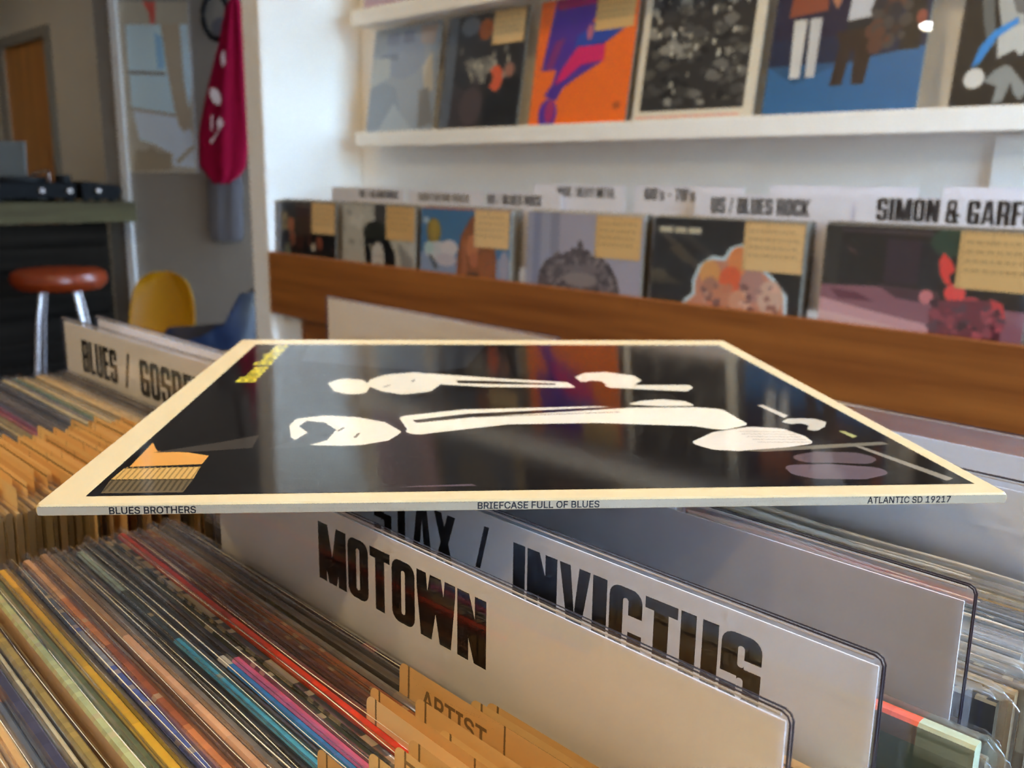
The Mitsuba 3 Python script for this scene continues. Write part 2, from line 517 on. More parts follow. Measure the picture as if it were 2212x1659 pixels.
def sleeve_mesh(L, h, th, seed, ear=.0075, rise=.0028, flat=1.0):
    """The clear film bag round a cover: folded over its top, pinched flat and rounded at both ends."""
    r = random.Random(seed)
    xs = np.concatenate([[-ear, -ear * .9, -ear * .6, -ear * .25], np.linspace(0, L, 11), L + ear * .8 * np.array([.25, .6, .9, 1])])
    V, F = [], []
    for i, x in enumerate(xs):
        out = max(-x, x - L, 0) / ear
        w = (th / 2 + .0007) * (1 - .75 * min(out * 1.6, 1)) + r.uniform(0, .0002)
        zt = rise - .007 * (1 - math.sqrt(max(1 - min(out, 1) ** 2, 0))) + r.uniform(-.0004, .0004)
        yc = th / 2 + r.uniform(-.0003, .0003) * out
        for y, z in ((-w, -h + .002), (-w - r.uniform(0, .0005), -.05), (-w, zt - .0016 * flat), (-w * .55, zt - .0004 * flat), (0, zt), (w * .55, zt - .0004 * flat), (w, zt - .0016 * flat), (w, -.02)):
            V.append((x, yc + y, z))
    k = 8
    for i in range(len(xs) - 1):
        for j in range(k - 1):
            a = i * k + j
            F += [[a, a + k, a + k + 1], [a, a + k + 1, a + 1]]
    return trimesh.Trimesh(np.array(V), np.array(F), process=False)


def glint_mesh(L, th, seed, r0, whole):
    """A highlight painted along the top fold of a film bag: a flat wavy bead, tapering at its ends."""
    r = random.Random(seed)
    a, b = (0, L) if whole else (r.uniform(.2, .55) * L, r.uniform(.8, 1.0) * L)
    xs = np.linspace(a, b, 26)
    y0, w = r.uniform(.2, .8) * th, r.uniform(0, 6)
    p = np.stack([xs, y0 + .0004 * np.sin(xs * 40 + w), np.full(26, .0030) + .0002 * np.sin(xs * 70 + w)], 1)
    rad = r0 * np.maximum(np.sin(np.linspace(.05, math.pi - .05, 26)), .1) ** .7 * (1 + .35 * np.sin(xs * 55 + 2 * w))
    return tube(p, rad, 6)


SLEEVES = {}


def sleeve_ply(L, h, th, i, film='sleeve_film'):
    k = (L, h, th, i % 8, film)
    if k not in SLEEVES:
        SLEEVES[k] = ply(sleeve_mesh(L, h, th, 50 + i % 8, flat=.35 if film == 'gloss_film' else 1.0), film, True)
    return SLEEVES[k]


def tag_art(w, h, word, shade, ruled, written=False):
    """A kraft price card: rounded top left corner, printed rules, and for some the word at the top."""
    a = Art()
    base = lin(shade)
    a.add(rr(0, -h, w, 0, .003) | box(.004, -h, w, 0) | box(0, -h, .004, -.004), base)
    a.add(box(.0042, -h, .0050, 0), base * .28)
    a.add(box(.046, -.02, .0467, 0), base * .28)
    if ruled:
        a.add(box(.0042, -.0035, w, -.0024), base * .35)
    if word:
        a.add(affinity.translate(plain_words('ARTIST', .0056).buffer(.0002), .011, -.0102), base * .3)
    r = random.Random(int(w * 1e5) + int(base[0] * 1e4))
    for k in range(4 if written else 0):
        z = -.02 - .014 * k
        a.add(box(.0042, z, w, z + .0005), base * .45)
        x = .01
        while x < w - .02:
            l = r.uniform(.004, .013)
            a.add(box(x, z + .003, x + l, z + .006), base * .55)
            x += l + .003
    return a


TAGS = {}


def tag_ply(word, k, ruled, w=.112, h=.085):
    key = (word, k, ruled, w)
    if key not in TAGS:
        shade = ['#cfa870', '#d4ae78', '#c8a068', '#d8b480'][k] if w > .115 else ['#e3bd84', '#e9c890', '#dab178', '#efcf9c'][k]
        TAGS[key] = tag_art(w, h, word, shade, ruled, w > .115).ply((0, -.0011, 0), (1, 0, 0), (0, 0, 1), 'paper_print')
        # thickness of the card
    return TAGS[key]


PACK = {}


def record(x, y, z, label, top, front=None, back=None, tag=None, word=False, ruled=False, worn=0.0, patches=None, L=.303, h=.312, th=.003, yaw=0.0, lean=1.2, group=None, seed=None, film='sleeve_film', tagz=.009, glint=0.0):
    i = COUNT.get('record', 0)
    seed = i if seed is None else seed
    t = thing('record', label, 'record', group)
    at = T().translate([x, y, z]).rotate([0, 0, 1], yaw).rotate([1, 0, 0], -lean)
    m, c = strip_mesh(L, h, th, top, front or top, back or top, seed, worn, patches)
    part(t, 'cover', ply(m, 'printed_card', color=c), at)
    if film:
        part(t, 'clear_sleeve', sleeve_ply(L, h, th, i, film), at)
    if glint:
        part(t, 'fold_glint', ply(glint_mesh(L, th, seed, glint, glint < .0002), 'glint_film', True), at, label='pale bead painting a glint on the folded film')
    if tag is not None:
        part(t, 'price_card', tag_ply(word, i % 4, ruled), at @ T().translate([tag, -.0006, tagz]), label='kraft paper price card')
    return t


def rnd_dark():
    return rng.choice(['#2b2a28', '#34312c', '#3b362f', '#26282a', '#413a33', '#1f2021', '#4a4036', '#38322f'])


X1, Z1 = -.379, -.1515                      # near column: left end and height of the tops
near = 'in the nearest bin column'
rows = [  # y at the left end, yaw, what it looks like, top, front, tag left x (world), word, ruled, worn, patches, thickness
    (.1637, -.5, 'dark plum', '#3a2630', '#2c2026', -.172, 0, 0, 0, [(.55, .6, '#b04a58'), (.47, .51, '#a85560')], .0028),
    (.1607, -.6, 'charcoal', '#39373a', '#2b292b', -.175, 0, 1, 0, None, .0026),
    (.1578, -.8, 'brown grey', '#5b5145', '#40382f', -.2035, 1, 0, 0, None, .0026),
    (.1549, -1.1, 'pale grey', '#8e8a80', '#6d675d', None, 0, 0, 0, None, .0026),
    (.1520, -1.3, 'orange brown', '#9a5a30', '#6e3f22', -.186, 0, 0, .1, None, .0026),
    (.1493, -1.5, 'fox brown', '#7d4a2a', '#5a3822', -.171, 0, 1, .1, None, .0026),
    (.1467, -1.6, 'dark chocolate brown', '#4a3028', '#38241e', -.1994, 0, 0, 0, None, .0024),
    (.1441, -1.7, 'maroon brown', '#5c3a30', '#a04a40', -.197, 0, 0, 0, None, .0024),
    (.1405, -1.9, 'bright orange red', '#d8391a', '#c23a1e', -.171, 1, 0, 0, [(.0, .35, '#b92f1c'), (.6, 1.0, '#ec4420')], .0033),
    (.1366, -1.9, 'worn black and cream', '#2a2a26', '#2f3a2a', -.172, 0, 1, .45, None, .0034),
    (.1330, -1.9, 'dark green', '#26301f', '#20281c', None, 0, 0, .12, None, .0030),
    (.1298, -1.9, 'half pink half black', '#26272a', '#222326', -.174, 0, 0, 0, [(.42, 1.0, '#df6288')], .0030),
    (.1268, -1.9, 'half blue half black', '#25282b', '#1f2123', None, 0, 0, 0, [(.40, .44, '#d8d2c0'), (.44, 1.0, '#2d7ab8')], .0028),
    (.1240, -1.9, 'black ridged', '#232425', '#1b1c1d', None, 0, 0, 0, None, .0026),
    (.1212, -1.9, 'pale cyan blue', '#4aa6bf', '#2b3a42', -.185, 0, 0, .05, [(.0, .16, '#9ab4b8'), (.16, .32, '#3c4a50')], .0028),
    (.1181, -1.9, 'jet black', '#1f2020', '#18191a', None, 0, 0, 0, None, .0028),
    (.1150, -1.9, 'soot grey', '#35352f', '#2b2b27', None, 0, 0, .05, None, .0028),
    (.1119, -1.9, 'mouse grey', '#686156', '#524b42', None, 0, 0, 0, None, .0028),
    (.1085, -1.9, 'peach', '#d8a67c', '#8a6a54', None, 0, 0, 0, [(.0, .3, '#a8825e')], .0030),
    (.1055, -1.9, 'chestnut brown', '#5e3f30', '#8f7f72', None, 0, 0, 0, None, .0024),
    (.1024, -1.9, 'apricot orange', '#c47a48', '#a05a34', None, 0, 0, .05, [(.0, .15, '#c79a74'), (.3, .5, '#9d5634')], .0031),
    (.0988, -1.9, 'slate blue', '#56669c', '#3b3b48', None, 0, 0, .12, [(.0, .2, '#5d6a80'), (.22, .32, '#9a9c9c')], .0030),
    (.0958, -1.9, 'black brown', '#2f2c2a', '#262423', None, 0, 0, 0, None, .0024),
    (.0918, -1.9, 'thick golden yellow', '#d6a428', '#b98a24', None, 0, 0, 0, None, .0036),
    (.0886, -1.9, 'moss green', '#5a6340', '#4d5538', None, 0, 0, 0, None, .0026),
    (.0850, -1.9, 'pale celery green', '#bcc288', '#d0ae90', None, 0, 0, .1, [(.55, .8, '#8e9a78')], .0030),
    (.0788, -1.9, 'olive gold', '#a8924e', '#8d7a4a', None, 0, 0, .1, None, .0030),
    (.0750, -1.9, 'ivory', '#cdbd92', '#6a5c3a', None, 0, 0, 0, None, .0026),
    (.0700, -1.9, 'navy purple', '#3c3a4c', '#34323e', None, 0, 0, 0, None, .0034),
    (.0660, -1.9, 'blue grey and orange', '#5f6468', '#8a6438', None, 0, 0, 0, [(.0, .32, '#c88a5c')], .0030),
    (.0625, -1.9, 'honey tan', '#d0a262', '#b88a50', None, 0, 0, 0, None, .0028),
    (.0592, -1.9, 'light oak', '#c8a878', '#a88858', None, 0, 0, 0, None, .0028),
    (.0555, -1.9, 'speckled red', '#a8584a', '#94402f', None, 0, 0, .4, None, .0032),
]
for y, yaw, nm, top, front, tag, wd, ru, worn, pat, th in rows:
    x = X1 + rng.uniform(-.004, .004)
    record(x, y, Z1 + rng.uniform(-.0012, .0012) - (.003 if nm in ('olive gold', 'ivory') else 0), f'record with a {nm} top edge, {near}', top, front, front,
           None if tag is None else tag - x, bool(wd), bool(ru), worn, pat, th=th, yaw=yaw, glint=rng.choice([0, 0, .00012, .00016]))

# between the first and the second lettered divider: kraft cards
for k in range(7):
    y = .1765 + k * .0038
    record(X1 + rng.uniform(-.003, .005), y, Z1 + rng.uniform(-.001, .001), f'record with a kraft price card, {ORD[k]} behind the nearest lettered divider', rng.choice(['#6a5a48', '#4a4038', '#8a7458', '#3a342e']),
           tag=.195, word=(k % 3 == 0), ruled=(k % 2 == 0), th=.0026, group='records between the two nearest lettered dividers')
# behind the second lettered divider
rows3 = [
    (.2200, 'red orange edge and dark green cover', '#b9c6a8', '#3b4735', [(.0, .965, '#e8603c')], .0045, .0185),
    (.2300, 'sage grey edge', '#8c8c76', '#5a5c4a', None, .0032, .001),
    (.2350, 'dusty rose brown edge', '#8a5c50', '#7a4f46', None, .0030, .001),
    (.2392, 'dark umber edge', '#3b302b', '#2f2622', None, .0028, .001),
    (.2432, 'black edge with white scuffs', '#2c2927', '#26211f', [(.8, .86, '#d8d4c8'), (.93, 1.0, '#c8c0ac')], .0028, .001),
    (.2470, 'sand grey edge', '#7d7668', '#5f594c', None, .0028, .001),
    (.2510, 'smoke black edge', '#34302d', '#292523', None, .0028, .001),
    (.2550, 'dull taupe edge', '#5e564c', '#4a433b', None, .0028, .001),
]
for y, nm, top, front, pat, th, dz in rows3:
    record(X1 + (.012 if dz > .01 else .004) + rng.uniform(-.002, .004), y, Z1 + dz + rng.uniform(-.001, .001), f'record with a {nm}, behind the second lettered divider', top, front, front, patches=pat, th=th)
# behind the blank backed divider: shiny sleeves
cols4 = [('#2b2520', .5), ('#241f1c', .55), ('#a88a60', .4), ('#c2a274', .35), ('#5e574c', .1), ('#2d2622', .5), ('#b4a284', .2), ('#cfc8bc', 0), ('#6a6864', .1), ('#a8a6a4', 0), ('#d4d2cf', 0), ('#8f8f90', 0),
         ('#1f3a44', .12), ('#30383c', 0), ('#8a8780', 0), ('#3a3a3c', 0), ('#b58a3a', .1), ('#a89468', .1), ('#7a6f60', 0), ('#b0a694', 0), ('#6a6052', 0), ('#8c8474', 0), ('#54493c', .1), ('#4a4036', .1), ('#6e6250', 0), ('#3e362e', .1)]
names4 = {0: 'heavily scuffed black edge', 3: 'worn buff edge', 7: 'off white edge', 10: 'clean white edge', 12: 'dark teal edge', 16: 'mustard gold edge'}
for k, (c, w) in enumerate(cols4[:21]):
    lab = f'record with a {names4[k]}, {ORD[k]} row behind the blank card at the right' if k in names4 else f'record with a {shade_name(c)} edge, {ORD[k]} row behind the blank card at the right'
    record(X1 - .004 + rng.uniform(-.003, .012), .2745 + k * .0046, Z1 + rng.uniform(-.0015, .002) + .001, lab, c, worn=w, th=.0031, film='gloss_film', glint=rng.choice([.0005, .0008, .0011, .0014]), group=None if k in names4 else 'records in the glinting rows at the right')

# far column of the island bin
X2 = -.745
far = 'in the far left bin column'
cols2 = ['#5a5040', '#6b5f50', '#4f463e', '#7a7060', '#a2957a', '#cdb183', '#c9ab78', '#8c8c78', '#d8bd90', '#d0b486', '#5f8a66', '#453a5e', '#c4b388', '#7a7874', '#4a4a50', '#3c3a3e', '#5a5250', '#85786c', '#484446',
         '#4a4850', '#b8526e', '#7c6c48', '#c8b07c', '#2f3440', '#6a6050', '#a08a60', '#b89a68', '#8a7450', '#c0a070', '#9a8058', '#a8905f', '#b59868', '#8f7850', '#c4a878', '#a58a5c', '#b09464']
names2 = {5: 'tan edge, beside a second tan one', 10: 'sea green edge', 11: 'deep purple edge', 14: 'blue black edge', 20: 'raspberry pink edge', 22: 'cream yellow edge', 23: 'dark navy edge'}
for k, c in enumerate(cols2):
    y = .2445 - k * .00385
    has = k > 8
    tag = .195 + rng.uniform(-.012, .012) - (.02 if k > 24 else 0)
    lab = f'record with a {names2[k]}, {far}' if k in names2 else (f'{shade_name(c)} edged record with a price card, {ORD[k]} in front of the far lettered divider' if has else f'{shade_name(c)} edged record, {ORD[k]} in front of the far lettered divider')
    grp = None if k in names2 else ('carded records in the far left bin column' if has else 'records close in front of the far lettered divider')
    record(X2 + rng.uniform(-.004, .004), y, Z1 + rng.uniform(-.0015, .0015), lab, c, tag=tag if has else None, word=False, ruled=k % 3 == 0, th=.0028, yaw=.0, L=.305, group=grp)

for k in range(9):
    c = rng.choice(['#6a6052', '#4a4036', '#8c8474', '#3e362e', '#a89468'])
    record(X1 + rng.uniform(-.003, .006), .3900 + k * .0056, Z1 + rng.uniform(-.0015, .0015), f'{shade_name(c)} edged record, {ORD[k]} behind the wide blank bluish divider', c, th=.0029, film=None, group='records at the back of the near column')
for k in range(26):
    c = rng.choice(['#6a6052', '#4a4036', '#8c8474', '#3e362e', '#a89468', '#5f5a70', '#7a4a3a'])
    record(X2 + rng.uniform(-.004, .004), .2860 + k * .0070, Z1 + rng.uniform(-.0015, .0015), f'{shade_name(c)} edged record, {ORD[k]} behind the far blank divider', c, th=.0029, L=.305, film=None, group='records at the back of the far column')

# ------------------------------------------------------------------ dividers of the island bin
FACE_X, FACE_Z = (1, 0, 0), (0, 0, 1)


def divider(label, x0, x1, y, ztop, zbot, inset=(.004, .004, .004), yaw=0.0, yaw_at=None, text=(), ghost=(), tilt=0.0, paper='#e9e8ec', name='divider'):
    """A rigid clear sleeve with a white card in it, black letters on the card's near face."""
    t = thing(name, label, 'divider')
    xp = x0 if yaw_at is None else yaw_at
    at = T().translate([xp, y, 0]).rotate([0, 0, 1], yaw)
    x0, x1 = x0 - xp, x1 - xp
    l, r_, tp = inset
    a = Art()
    a.add([(x0 + l, zbot + .002), (x1 - r_, zbot + .002), (x1 - r_, ztop - tp - tilt), (x0 + l, ztop - tp)], paper)
    for g, c in ghost:
        a.add(g, c)
    for s, xa, xb, za, zb in text:
        a.add(words(s, xa - xp, xb - xp, za, zb), '#141313')
    part(t, 'card', a.ply((0, -.0003, 0), FACE_X, FACE_Z, 'paper_print'), at)
    w = .0007
    m = bx(x0 + l, x1 - r_, -.0002, .0003, zbot + .002, ztop - tp - tilt)
    part(t, 'card_back', ply(m, 'insert_paper'), at)
    sheets = [trimesh.Trimesh([(x0, yy, zbot), (x1, yy, zbot), (x1, yy, ztop), (x0, yy, ztop)], [[0, 1, 2], [0, 2, 3]], process=False) for yy in (-w, w)]
    part(t, 'clear_sleeve', ply(cat(*sheets), 'clear_pvc'), at)
    c = .0022
    path = [(x1, 0, zbot), (x1, 0, ztop - c), (x1 - c * .3, 0, ztop - c * .3), (x1 - c, 0, ztop), (x0 + c, 0, ztop), (x0 + c * .3, 0, ztop - c * .3), (x0, 0, ztop - c), (x0, 0, zbot)]
    v = np.array(path)
    for yy in (-w, w):
        part(t, 'sleeve_edge', ply(tube(v + [0, yy, 0], .00027, 6), 'pvc_edge', 40), at)
    part(t, 'folded_edge', ply(tube([(x0 + c, -w, ztop - .0009), (x1 - c, -w, ztop - .0009)], .00032, 6), 'pvc_fold', 40), at)
    return t


def ghosts(xs, z0, z1, color, seed):
    """Letters printed on the far face of a card, showing through it as soft grey blocks."""
    r = random.Random(seed)
    return [(rr(a, z0 + r.uniform(0, .001), b, z1, r.choice([.001, .004])), color) for a, b in xs]


divider('clear sleeved divider lettered in black nearest the camera, the word starting with M', -.349, -.0845, .1682, -.1108, -.30, (.006, .0013, .0024), text=[('MOTOWN', -.2685, -.1805, -.1405, -.1190)])
divider('clear sleeved divider with a slash and the black letters INVICTUS, second from the camera', -.349, -.0815, .2064, -.1108, -.30, (.006, .0012, .0028), paper='#cbc7c5',  # white paper given a darker colour in place of shade
        text=[('STAX', -.288, -.2385, -.142, -.1195), ('/', -.2275, -.2205, -.1345, -.118), ('INVICTUS', -.2085, -.1135, -.1420, -.1195)])
divider('clear divider with a blank white card coloured as shaded, slipped low, third from the camera', -.349, -.0812, .2645, -.1108, -.30, (.006, .0028, .0052), tilt=.0,
        ghost=ghosts([(-.262, -.252), (-.249, -.236), (-.233, -.220), (-.217, -.206)], -.150, -.126, '#4a4d66', 3), paper='#bfbdc3')  # white card; its greyed paper colour stands in for shade
divider('wide blank bluish white divider below the right corner of the flat record', -.349, -.072, .3785, -.1112, -.30, (.006, .004, .004), paper='#dfe2ee')
divider('bluish white divider with faint reversed letters, nearest the teak bin at the right', -.349, -.062, .4500, -.1108, -.30, (.006, .004, .010),
        ghost=ghosts([(-.224, -.205), (-.201, -.184), (-.178, -.166), (-.160, -.148), (-.141, -.124), (-.118, -.096)], -.142, -.1245, '#cfd0dc', 5), paper='#e2e4ee')
divider('divider lettered BLUES / GOSPEL in the far left bin column', -.7635, -.4500, .2515, -.1105, -.30, (.004, .004, .003), yaw=1.2, text=[('BLUES', -.7275, -.6640, -.1490, -.1240), ('/', -.6520, -.6420, -.1490, -.1235), ('GOSPEL', -.6270, -.5380, -.1500, -.1245)])
divider('blank divider close behind the far lettered divider', -.7550, -.4500, .2745, -.1105, -.30, (.004, .004, .003), yaw=.6)
divider('white divider with faint pinkish ghost letters standing behind the far edge of the flat record', -.7450, -.4426, .4830, -.1098, -.30, (.003, .004, .0025), yaw=-.4,
        ghost=ghosts([(-.712 + .021 * i, -.712 + .021 * i + .017) for i in range(8)], -.152, -.131, '#c9c2c2', 9), paper='#e6e0de')
# two that carry the flat record
divider('taller clear divider hidden beneath the flat record in the near column', -.300, -.205, .3000, -.10415, -.30)
divider('taller clear divider hidden beneath the flat record in the far column', -.470, -.420, .3315, -.1062, -.30)

# ------------------------------------------------------------------ the flat record across the dividers
JO, JX, JY, JN = np.array([-.2949, .0838, -.1000]), np.array([.6372, .7707, -.0022]), np.array([-.7707, .6372, -.0085]), np.array([-.0052, .0071, 1.0])
JN = np.cross(JX, JY)
JN /= np.linalg.norm(JN)
jt = thing('flat_record', 'record in a white bordered black cover lying flat across the tops of the dividers', 'record')
JT, JS = .0037, .315


def jframe(O=JO):
    M = np.eye(4)
    M[:3, 0], M[:3, 1], M[:3, 2], M[:3, 3] = JX, JY, JN, O
    return T(M)


pts = []
for z, ins in ((0, .0007), (-.0006, .0002), (-.0012, 0), (-JT + .0012, 0), (-JT + .0006, .0002), (-JT, .0007)):
    for q in np.array(rr(ins, ins, JS - ins, JS - ins, .0016).exterior.coords):
        pts.append((q[0], q[1], z))
body = trimesh.convex.convex_hull(np.array(pts))
part(jt, 'jacket', ply(body, 'jacket_white', 25), jframe())
cover = {
    'frame': [(1.28, .78), (30.86, 1.0), (30.55, 29.52), (1.24, 29.6)],
    'reflect_haze': [(4.5, 29.4), (15.5, 29.4), (14.0, 22.0), (12.0, 20.8), (4.8, 24)],  # dim grey zone, mostly a reflection put into the print colour
    'patch1': [(6.93, 17.95), (7.55, 19.21), (8.65, 18.74), (9.11, 17.16), (8.99, 15.58), (8.25, 15.29), (7.46, 16.01)],
    'face1': [(8.86, 17.49), (9.0, 18.85), (9.64, 20.04), (11.33, 20.78), (12.31, 19.78), (12.74, 18.12), (12.09, 15.95), (10.77, 15.26), (9.74, 15.98)],
    'shirt1': [(11.45, 20.6), (15.68, 19.03), (19.08, 18.06), (19.36, 16.71), (14.85, 16.98), (12.66, 17.56), (12.19, 19.41)],
    'tie1': [(13.38, 18.58), (15.16, 18.44), (18.44, 17.72), (18.39, 17.39), (15.12, 17.65), (13.48, 17.89)],
    'hand1': [(19.68, 19.36), (20.35, 20.47), (21.61, 20.72), (22.93, 19.7), (23.07, 18.49), (22.43, 17.34), (21.0, 17.36), (20.92, 18.27), (20.36, 18.51), (19.83, 17.82)],
    'bar1': [(20.76, 17.36), (25.31, 17.31), (25.29, 16.64), (24.77, 15.79), (22.9, 16.24), (21.11, 16.69)],
    'face2': [(6.42, 10.67), (7.53, 11.21), (8.96, 10.9), (10.2, 10.0), (10.97, 8.4), (10.5, 7.11), (9.47, 6.47), (8.68, 6.4), (7.84, 6.5), (7.18, 6.6), (6.64, 7.69), (6.31, 9.5)],
    'torso2': [(10.71, 10.98), (13.55, 12.2), (19.72, 12.72), (20.95, 12.42), (24.2, 12.45), (25.38, 12.07), (25.67, 9.2), (24.22, 8.32), (23.24, 9.03), (19.19, 9.67), (15.42, 9.52), (12.12, 8.18), (10.77, 7.23), (11.17, 8.78)],
    'tie2': [(11.33, 10.32), (13.73, 11.42), (19.9, 12.53), (23.21, 12.84), (19.82, 12.08), (13.91, 10.75), (13.3, 10.52), (11.53, 9.84)],
    'arc2': [(21.08, 13.06), (22.01, 13.8), (23.08, 14.08), (24.09, 13.67), (24.34, 12.72), (22.73, 12.66)],
    'hand2': [(22.33, 6.45), (23.74, 8.03), (25.61, 8.89), (26.89, 8.55), (27.38, 7.28), (27.34, 6.24), (25.99, 5.68), (23.99, 5.22), (22.97, 5.44)],
    'ring': [(27.26, 9.64), (27.72, 10.21), (28.27, 10.28), (28.97, 10.18), (29.25, 9.6), (28.85, 8.82), (28.23, 8.14), (27.83, 8.3), (28.23, 8.99), (28.06, 9.47), (27.56, 9.24)],
    'bar2': [(27.28, 12.77), (27.57, 12.85), (27.99, 10.79), (27.66, 10.37)],
    'glow1': [(25.05, 3.66), (25.74, 4.54), (26.86, 5.07), (28.44, 4.9), (28.99, 4.14), (28.28, 3.39), (26.96, 3.6)],
    'glow2': [(24.94, 3.38), (26.71, 3.44), (28.43, 2.98), (28.62, 2.3), (27.26, 1.6), (25.48, 1.72), (24.86, 2.27)],
    'strip': [(28.73, 5.93), (29.07, 5.66), (30.46, 1.6), (30.07, 1.35)],
    'hline': [(24.01, 5.28), (27.23, 5.97), (30.17, 6.37), (30.29, 6.02), (27.81, 5.56), (24.87, 5.13)],
    'dash': [(29.13, 8.05), (29.36, 8.12), (29.55, 7.23), (29.26, 7.02)],
    'crate_top': [(1.65, 3.9), (1.54, 7.02), (2.04, 5.86), (3.19, 5.65), (4.06, 5.2), (4.06, 4.16)],
    'crate_front': [(1.52, 3.69), (4.08, 3.82), (4.19, 2.45), (1.49, 2.49)],
    'crate_low': [(1.49, 2.39), (4.19, 2.35), (4.21, 1.05), (1.65, 1.05)],
    'slab': [(1.93, 5.68), (4.13, 7.08), (5.35, 8.07), (5.43, 6.2), (3.58, 5.76)],
    'smear': [(13.69, 1.37), (13.55, 1.57), (11.69, 1.44), (11.08, 1.32)],
}
tone = {'frame': '#120f0e', 'reflect_haze': '#26282b', 'patch1': '#e9dfc2', 'face1': '#e9dfc4', 'shirt1': '#efe6cc', 'tie1': '#221c1a', 'hand1': '#e9dfc6', 'bar1': '#e6dcc2', 'face2': '#ece2c8', 'torso2': '#f0e7ce', 'tie2': '#262020',
        'arc2': '#e8dfc6', 'hand2': '#e8ddc8', 'ring': '#cfc6b2', 'bar2': '#cfc6b4', 'glow1': '#5c4e50', 'glow2': '#64565a', 'strip': '#8d8474', 'hline': '#77705f', 'dash': '#a8a668', 'crate_top': '#e2a04e', 'crate_front': '#d2a860',
        'crate_low': '#6b5b40', 'slab': '#3c362f', 'smear': '#5a4c52'}
soft = {'face1', 'patch1', 'face2', 'torso2', 'hand1', 'hand2', 'shirt1', 'glow1', 'glow2', 'arc2', 'ring', 'reflect_haze', 'bar1'}
ja = Art()
cover['hair2'] = [(6.0, 6.0), (7.3, 6.3), (8.1, 7.2), (8.3, 8.8), (7.7, 10.0), (6.9, 10.3), (6.7, 9.4), (7.2, 8.4), (6.9, 7.4)]
tone['hair2'] = '#211d1b'
for k, p in cover.items():
    g = Polygon(p).buffer(0)
    if k in soft:
        q = .55 if k in ('face1', 'face2', 'patch1', 'hand2', 'glow1', 'glow2', 'torso2') else .2
        g = g.buffer(q).buffer(-2 * q).buffer(q)
    ja.add(affinity.scale(g, .01, .01, origin=(0, 0)), tone[k])
for i in range(5):                                   # fingers, chin and shirt folds
    ja.add(LineString([(.2480 + .0008 * i, .0815 - .0042 * i), (.2700 + .0006 * i, .0800 - .0040 * i)]).buffer(.0004), '#a89c86')
for a, b in (((.098, .170), (.1005, .1745)), ((.1115, .183), (.1125, .187)), ((.084, .086), (.0855, .091)), ((.0915, .076), (.0925, .082)), ((.140, .108), (.205, .116))):
    ja.add(LineString([a, b]).buffer(.0006), '#6a6152')
for i in range(14):                                  # slats of the orange crate
    x = .0160 + i * .0019
    ja.add(LineString([(x, .0385), (x + .0004, .0245)]).buffer(.0003), '#a07c42')
    ja.add(LineString([(x, .0235), (x + .0006, .0125)]).buffer(.0004), '#4a3f2c')
title = plain_words('Blues Brothers', 1.0)
title = fit(title, .1830, .2915, .0232, .0325)       # reads along the cover's left side
title = affinity.affine_transform(title, [0, -1, 1, 0, .0560, 0])
ja.add(title.buffer(.0004), '#f0e04a')
part(jt, 'front_print', ja.ply(JO + JN * .00012, JX, JY, 'gloss_print'))
sp = Art().add(rr(.001, -JT + .0004, JS - .001, -.0005, .0005), '#b8aa92')  # spine strip coloured darker than the jacket to stand in for shade
for s, a, b, lo in (('BLUES BROTHERS', .0224, .0487, -.0032), ('BRIEFCASE FULL OF BLUES', .1366, .1760, -.0031), ('ATLANTIC SD 19217', .2658, .2946, -.0030)):
    sp.add(fit(plain_words(s, 1.0).buffer(.03), a, b, lo, lo + .0024), '#1d1f26')
part(jt, 'spine', sp.ply(JO - JY * .0002, JX, JN, 'printed_card', clip=box(0, -.01, 1, 0)), label='beige spine darkened in its colour for shade, with black lettering')

# ------------------------------------------------------------------ record covers shown face on


def facing_record(label, art, x, y, z, W=.322, H=.318, lean=2.0, tag=None, group=None, top='#8a857c', side='#c9c2b4', bsdf='printed_card'):
    t = thing('record', label, 'record', group)
    at = T().translate([x, y, z]).rotate([1, 0, 0], -lean)
    m, c = strip_mesh(W, H, .0035, top, side, side, COUNT['record'])
    part(t, 'cover', ply(m, 'printed_card', color=c), at)
    part(t, 'front_print', art.ply((0, -.00025, -H), (W, 0, 0), (0, 0, H), bsdf, clip=box(0, 0, 1, 1)), at)
    if tag:
        part(t, 'price_card', tag_ply(False, COUNT['record'] % 4, True, .118, .086), at @ T().translate([tag, -.0008, -.001]), label='kraft paper price card')
    e, f = .005, -.0012
    sheet = [(-e, f, -H), (W + e, f, -H), (W + e, f, .002), (-e, f, .002), (W + e, .0046, .002), (-e, .0046, .002)]
    part(t, 'clear_sleeve', ply(trimesh.Trimesh(sheet, [[0, 1, 2], [0, 2, 3], [3, 2, 4], [3, 4, 5]], process=False), 'sleeve_film'), at)
    return t


U = box(0, 0, 1, 1)
# wall bin, left to right


def top_half(*p):
    """Points (u, share of the upper half from the top down) to cover coordinates."""
    return [(u, 1 - .5 * q) for u, q in p]


def te(u, q, ru, rq, rot=0):
    return ell(u, 1 - .5 * q, ru, rq * .5, rot)


def tb(u0, q0, u1, q1):
    return box(u0, 1 - .5 * q1, u1, 1 - .5 * q0)


def mottle(art, seed, colors, area, n, size):
    blobs(art, seed, n, colors, (area[0], 1 - .5 * area[3], area[2], 1 - .5 * area[1]), size, 1.2, 40, True)


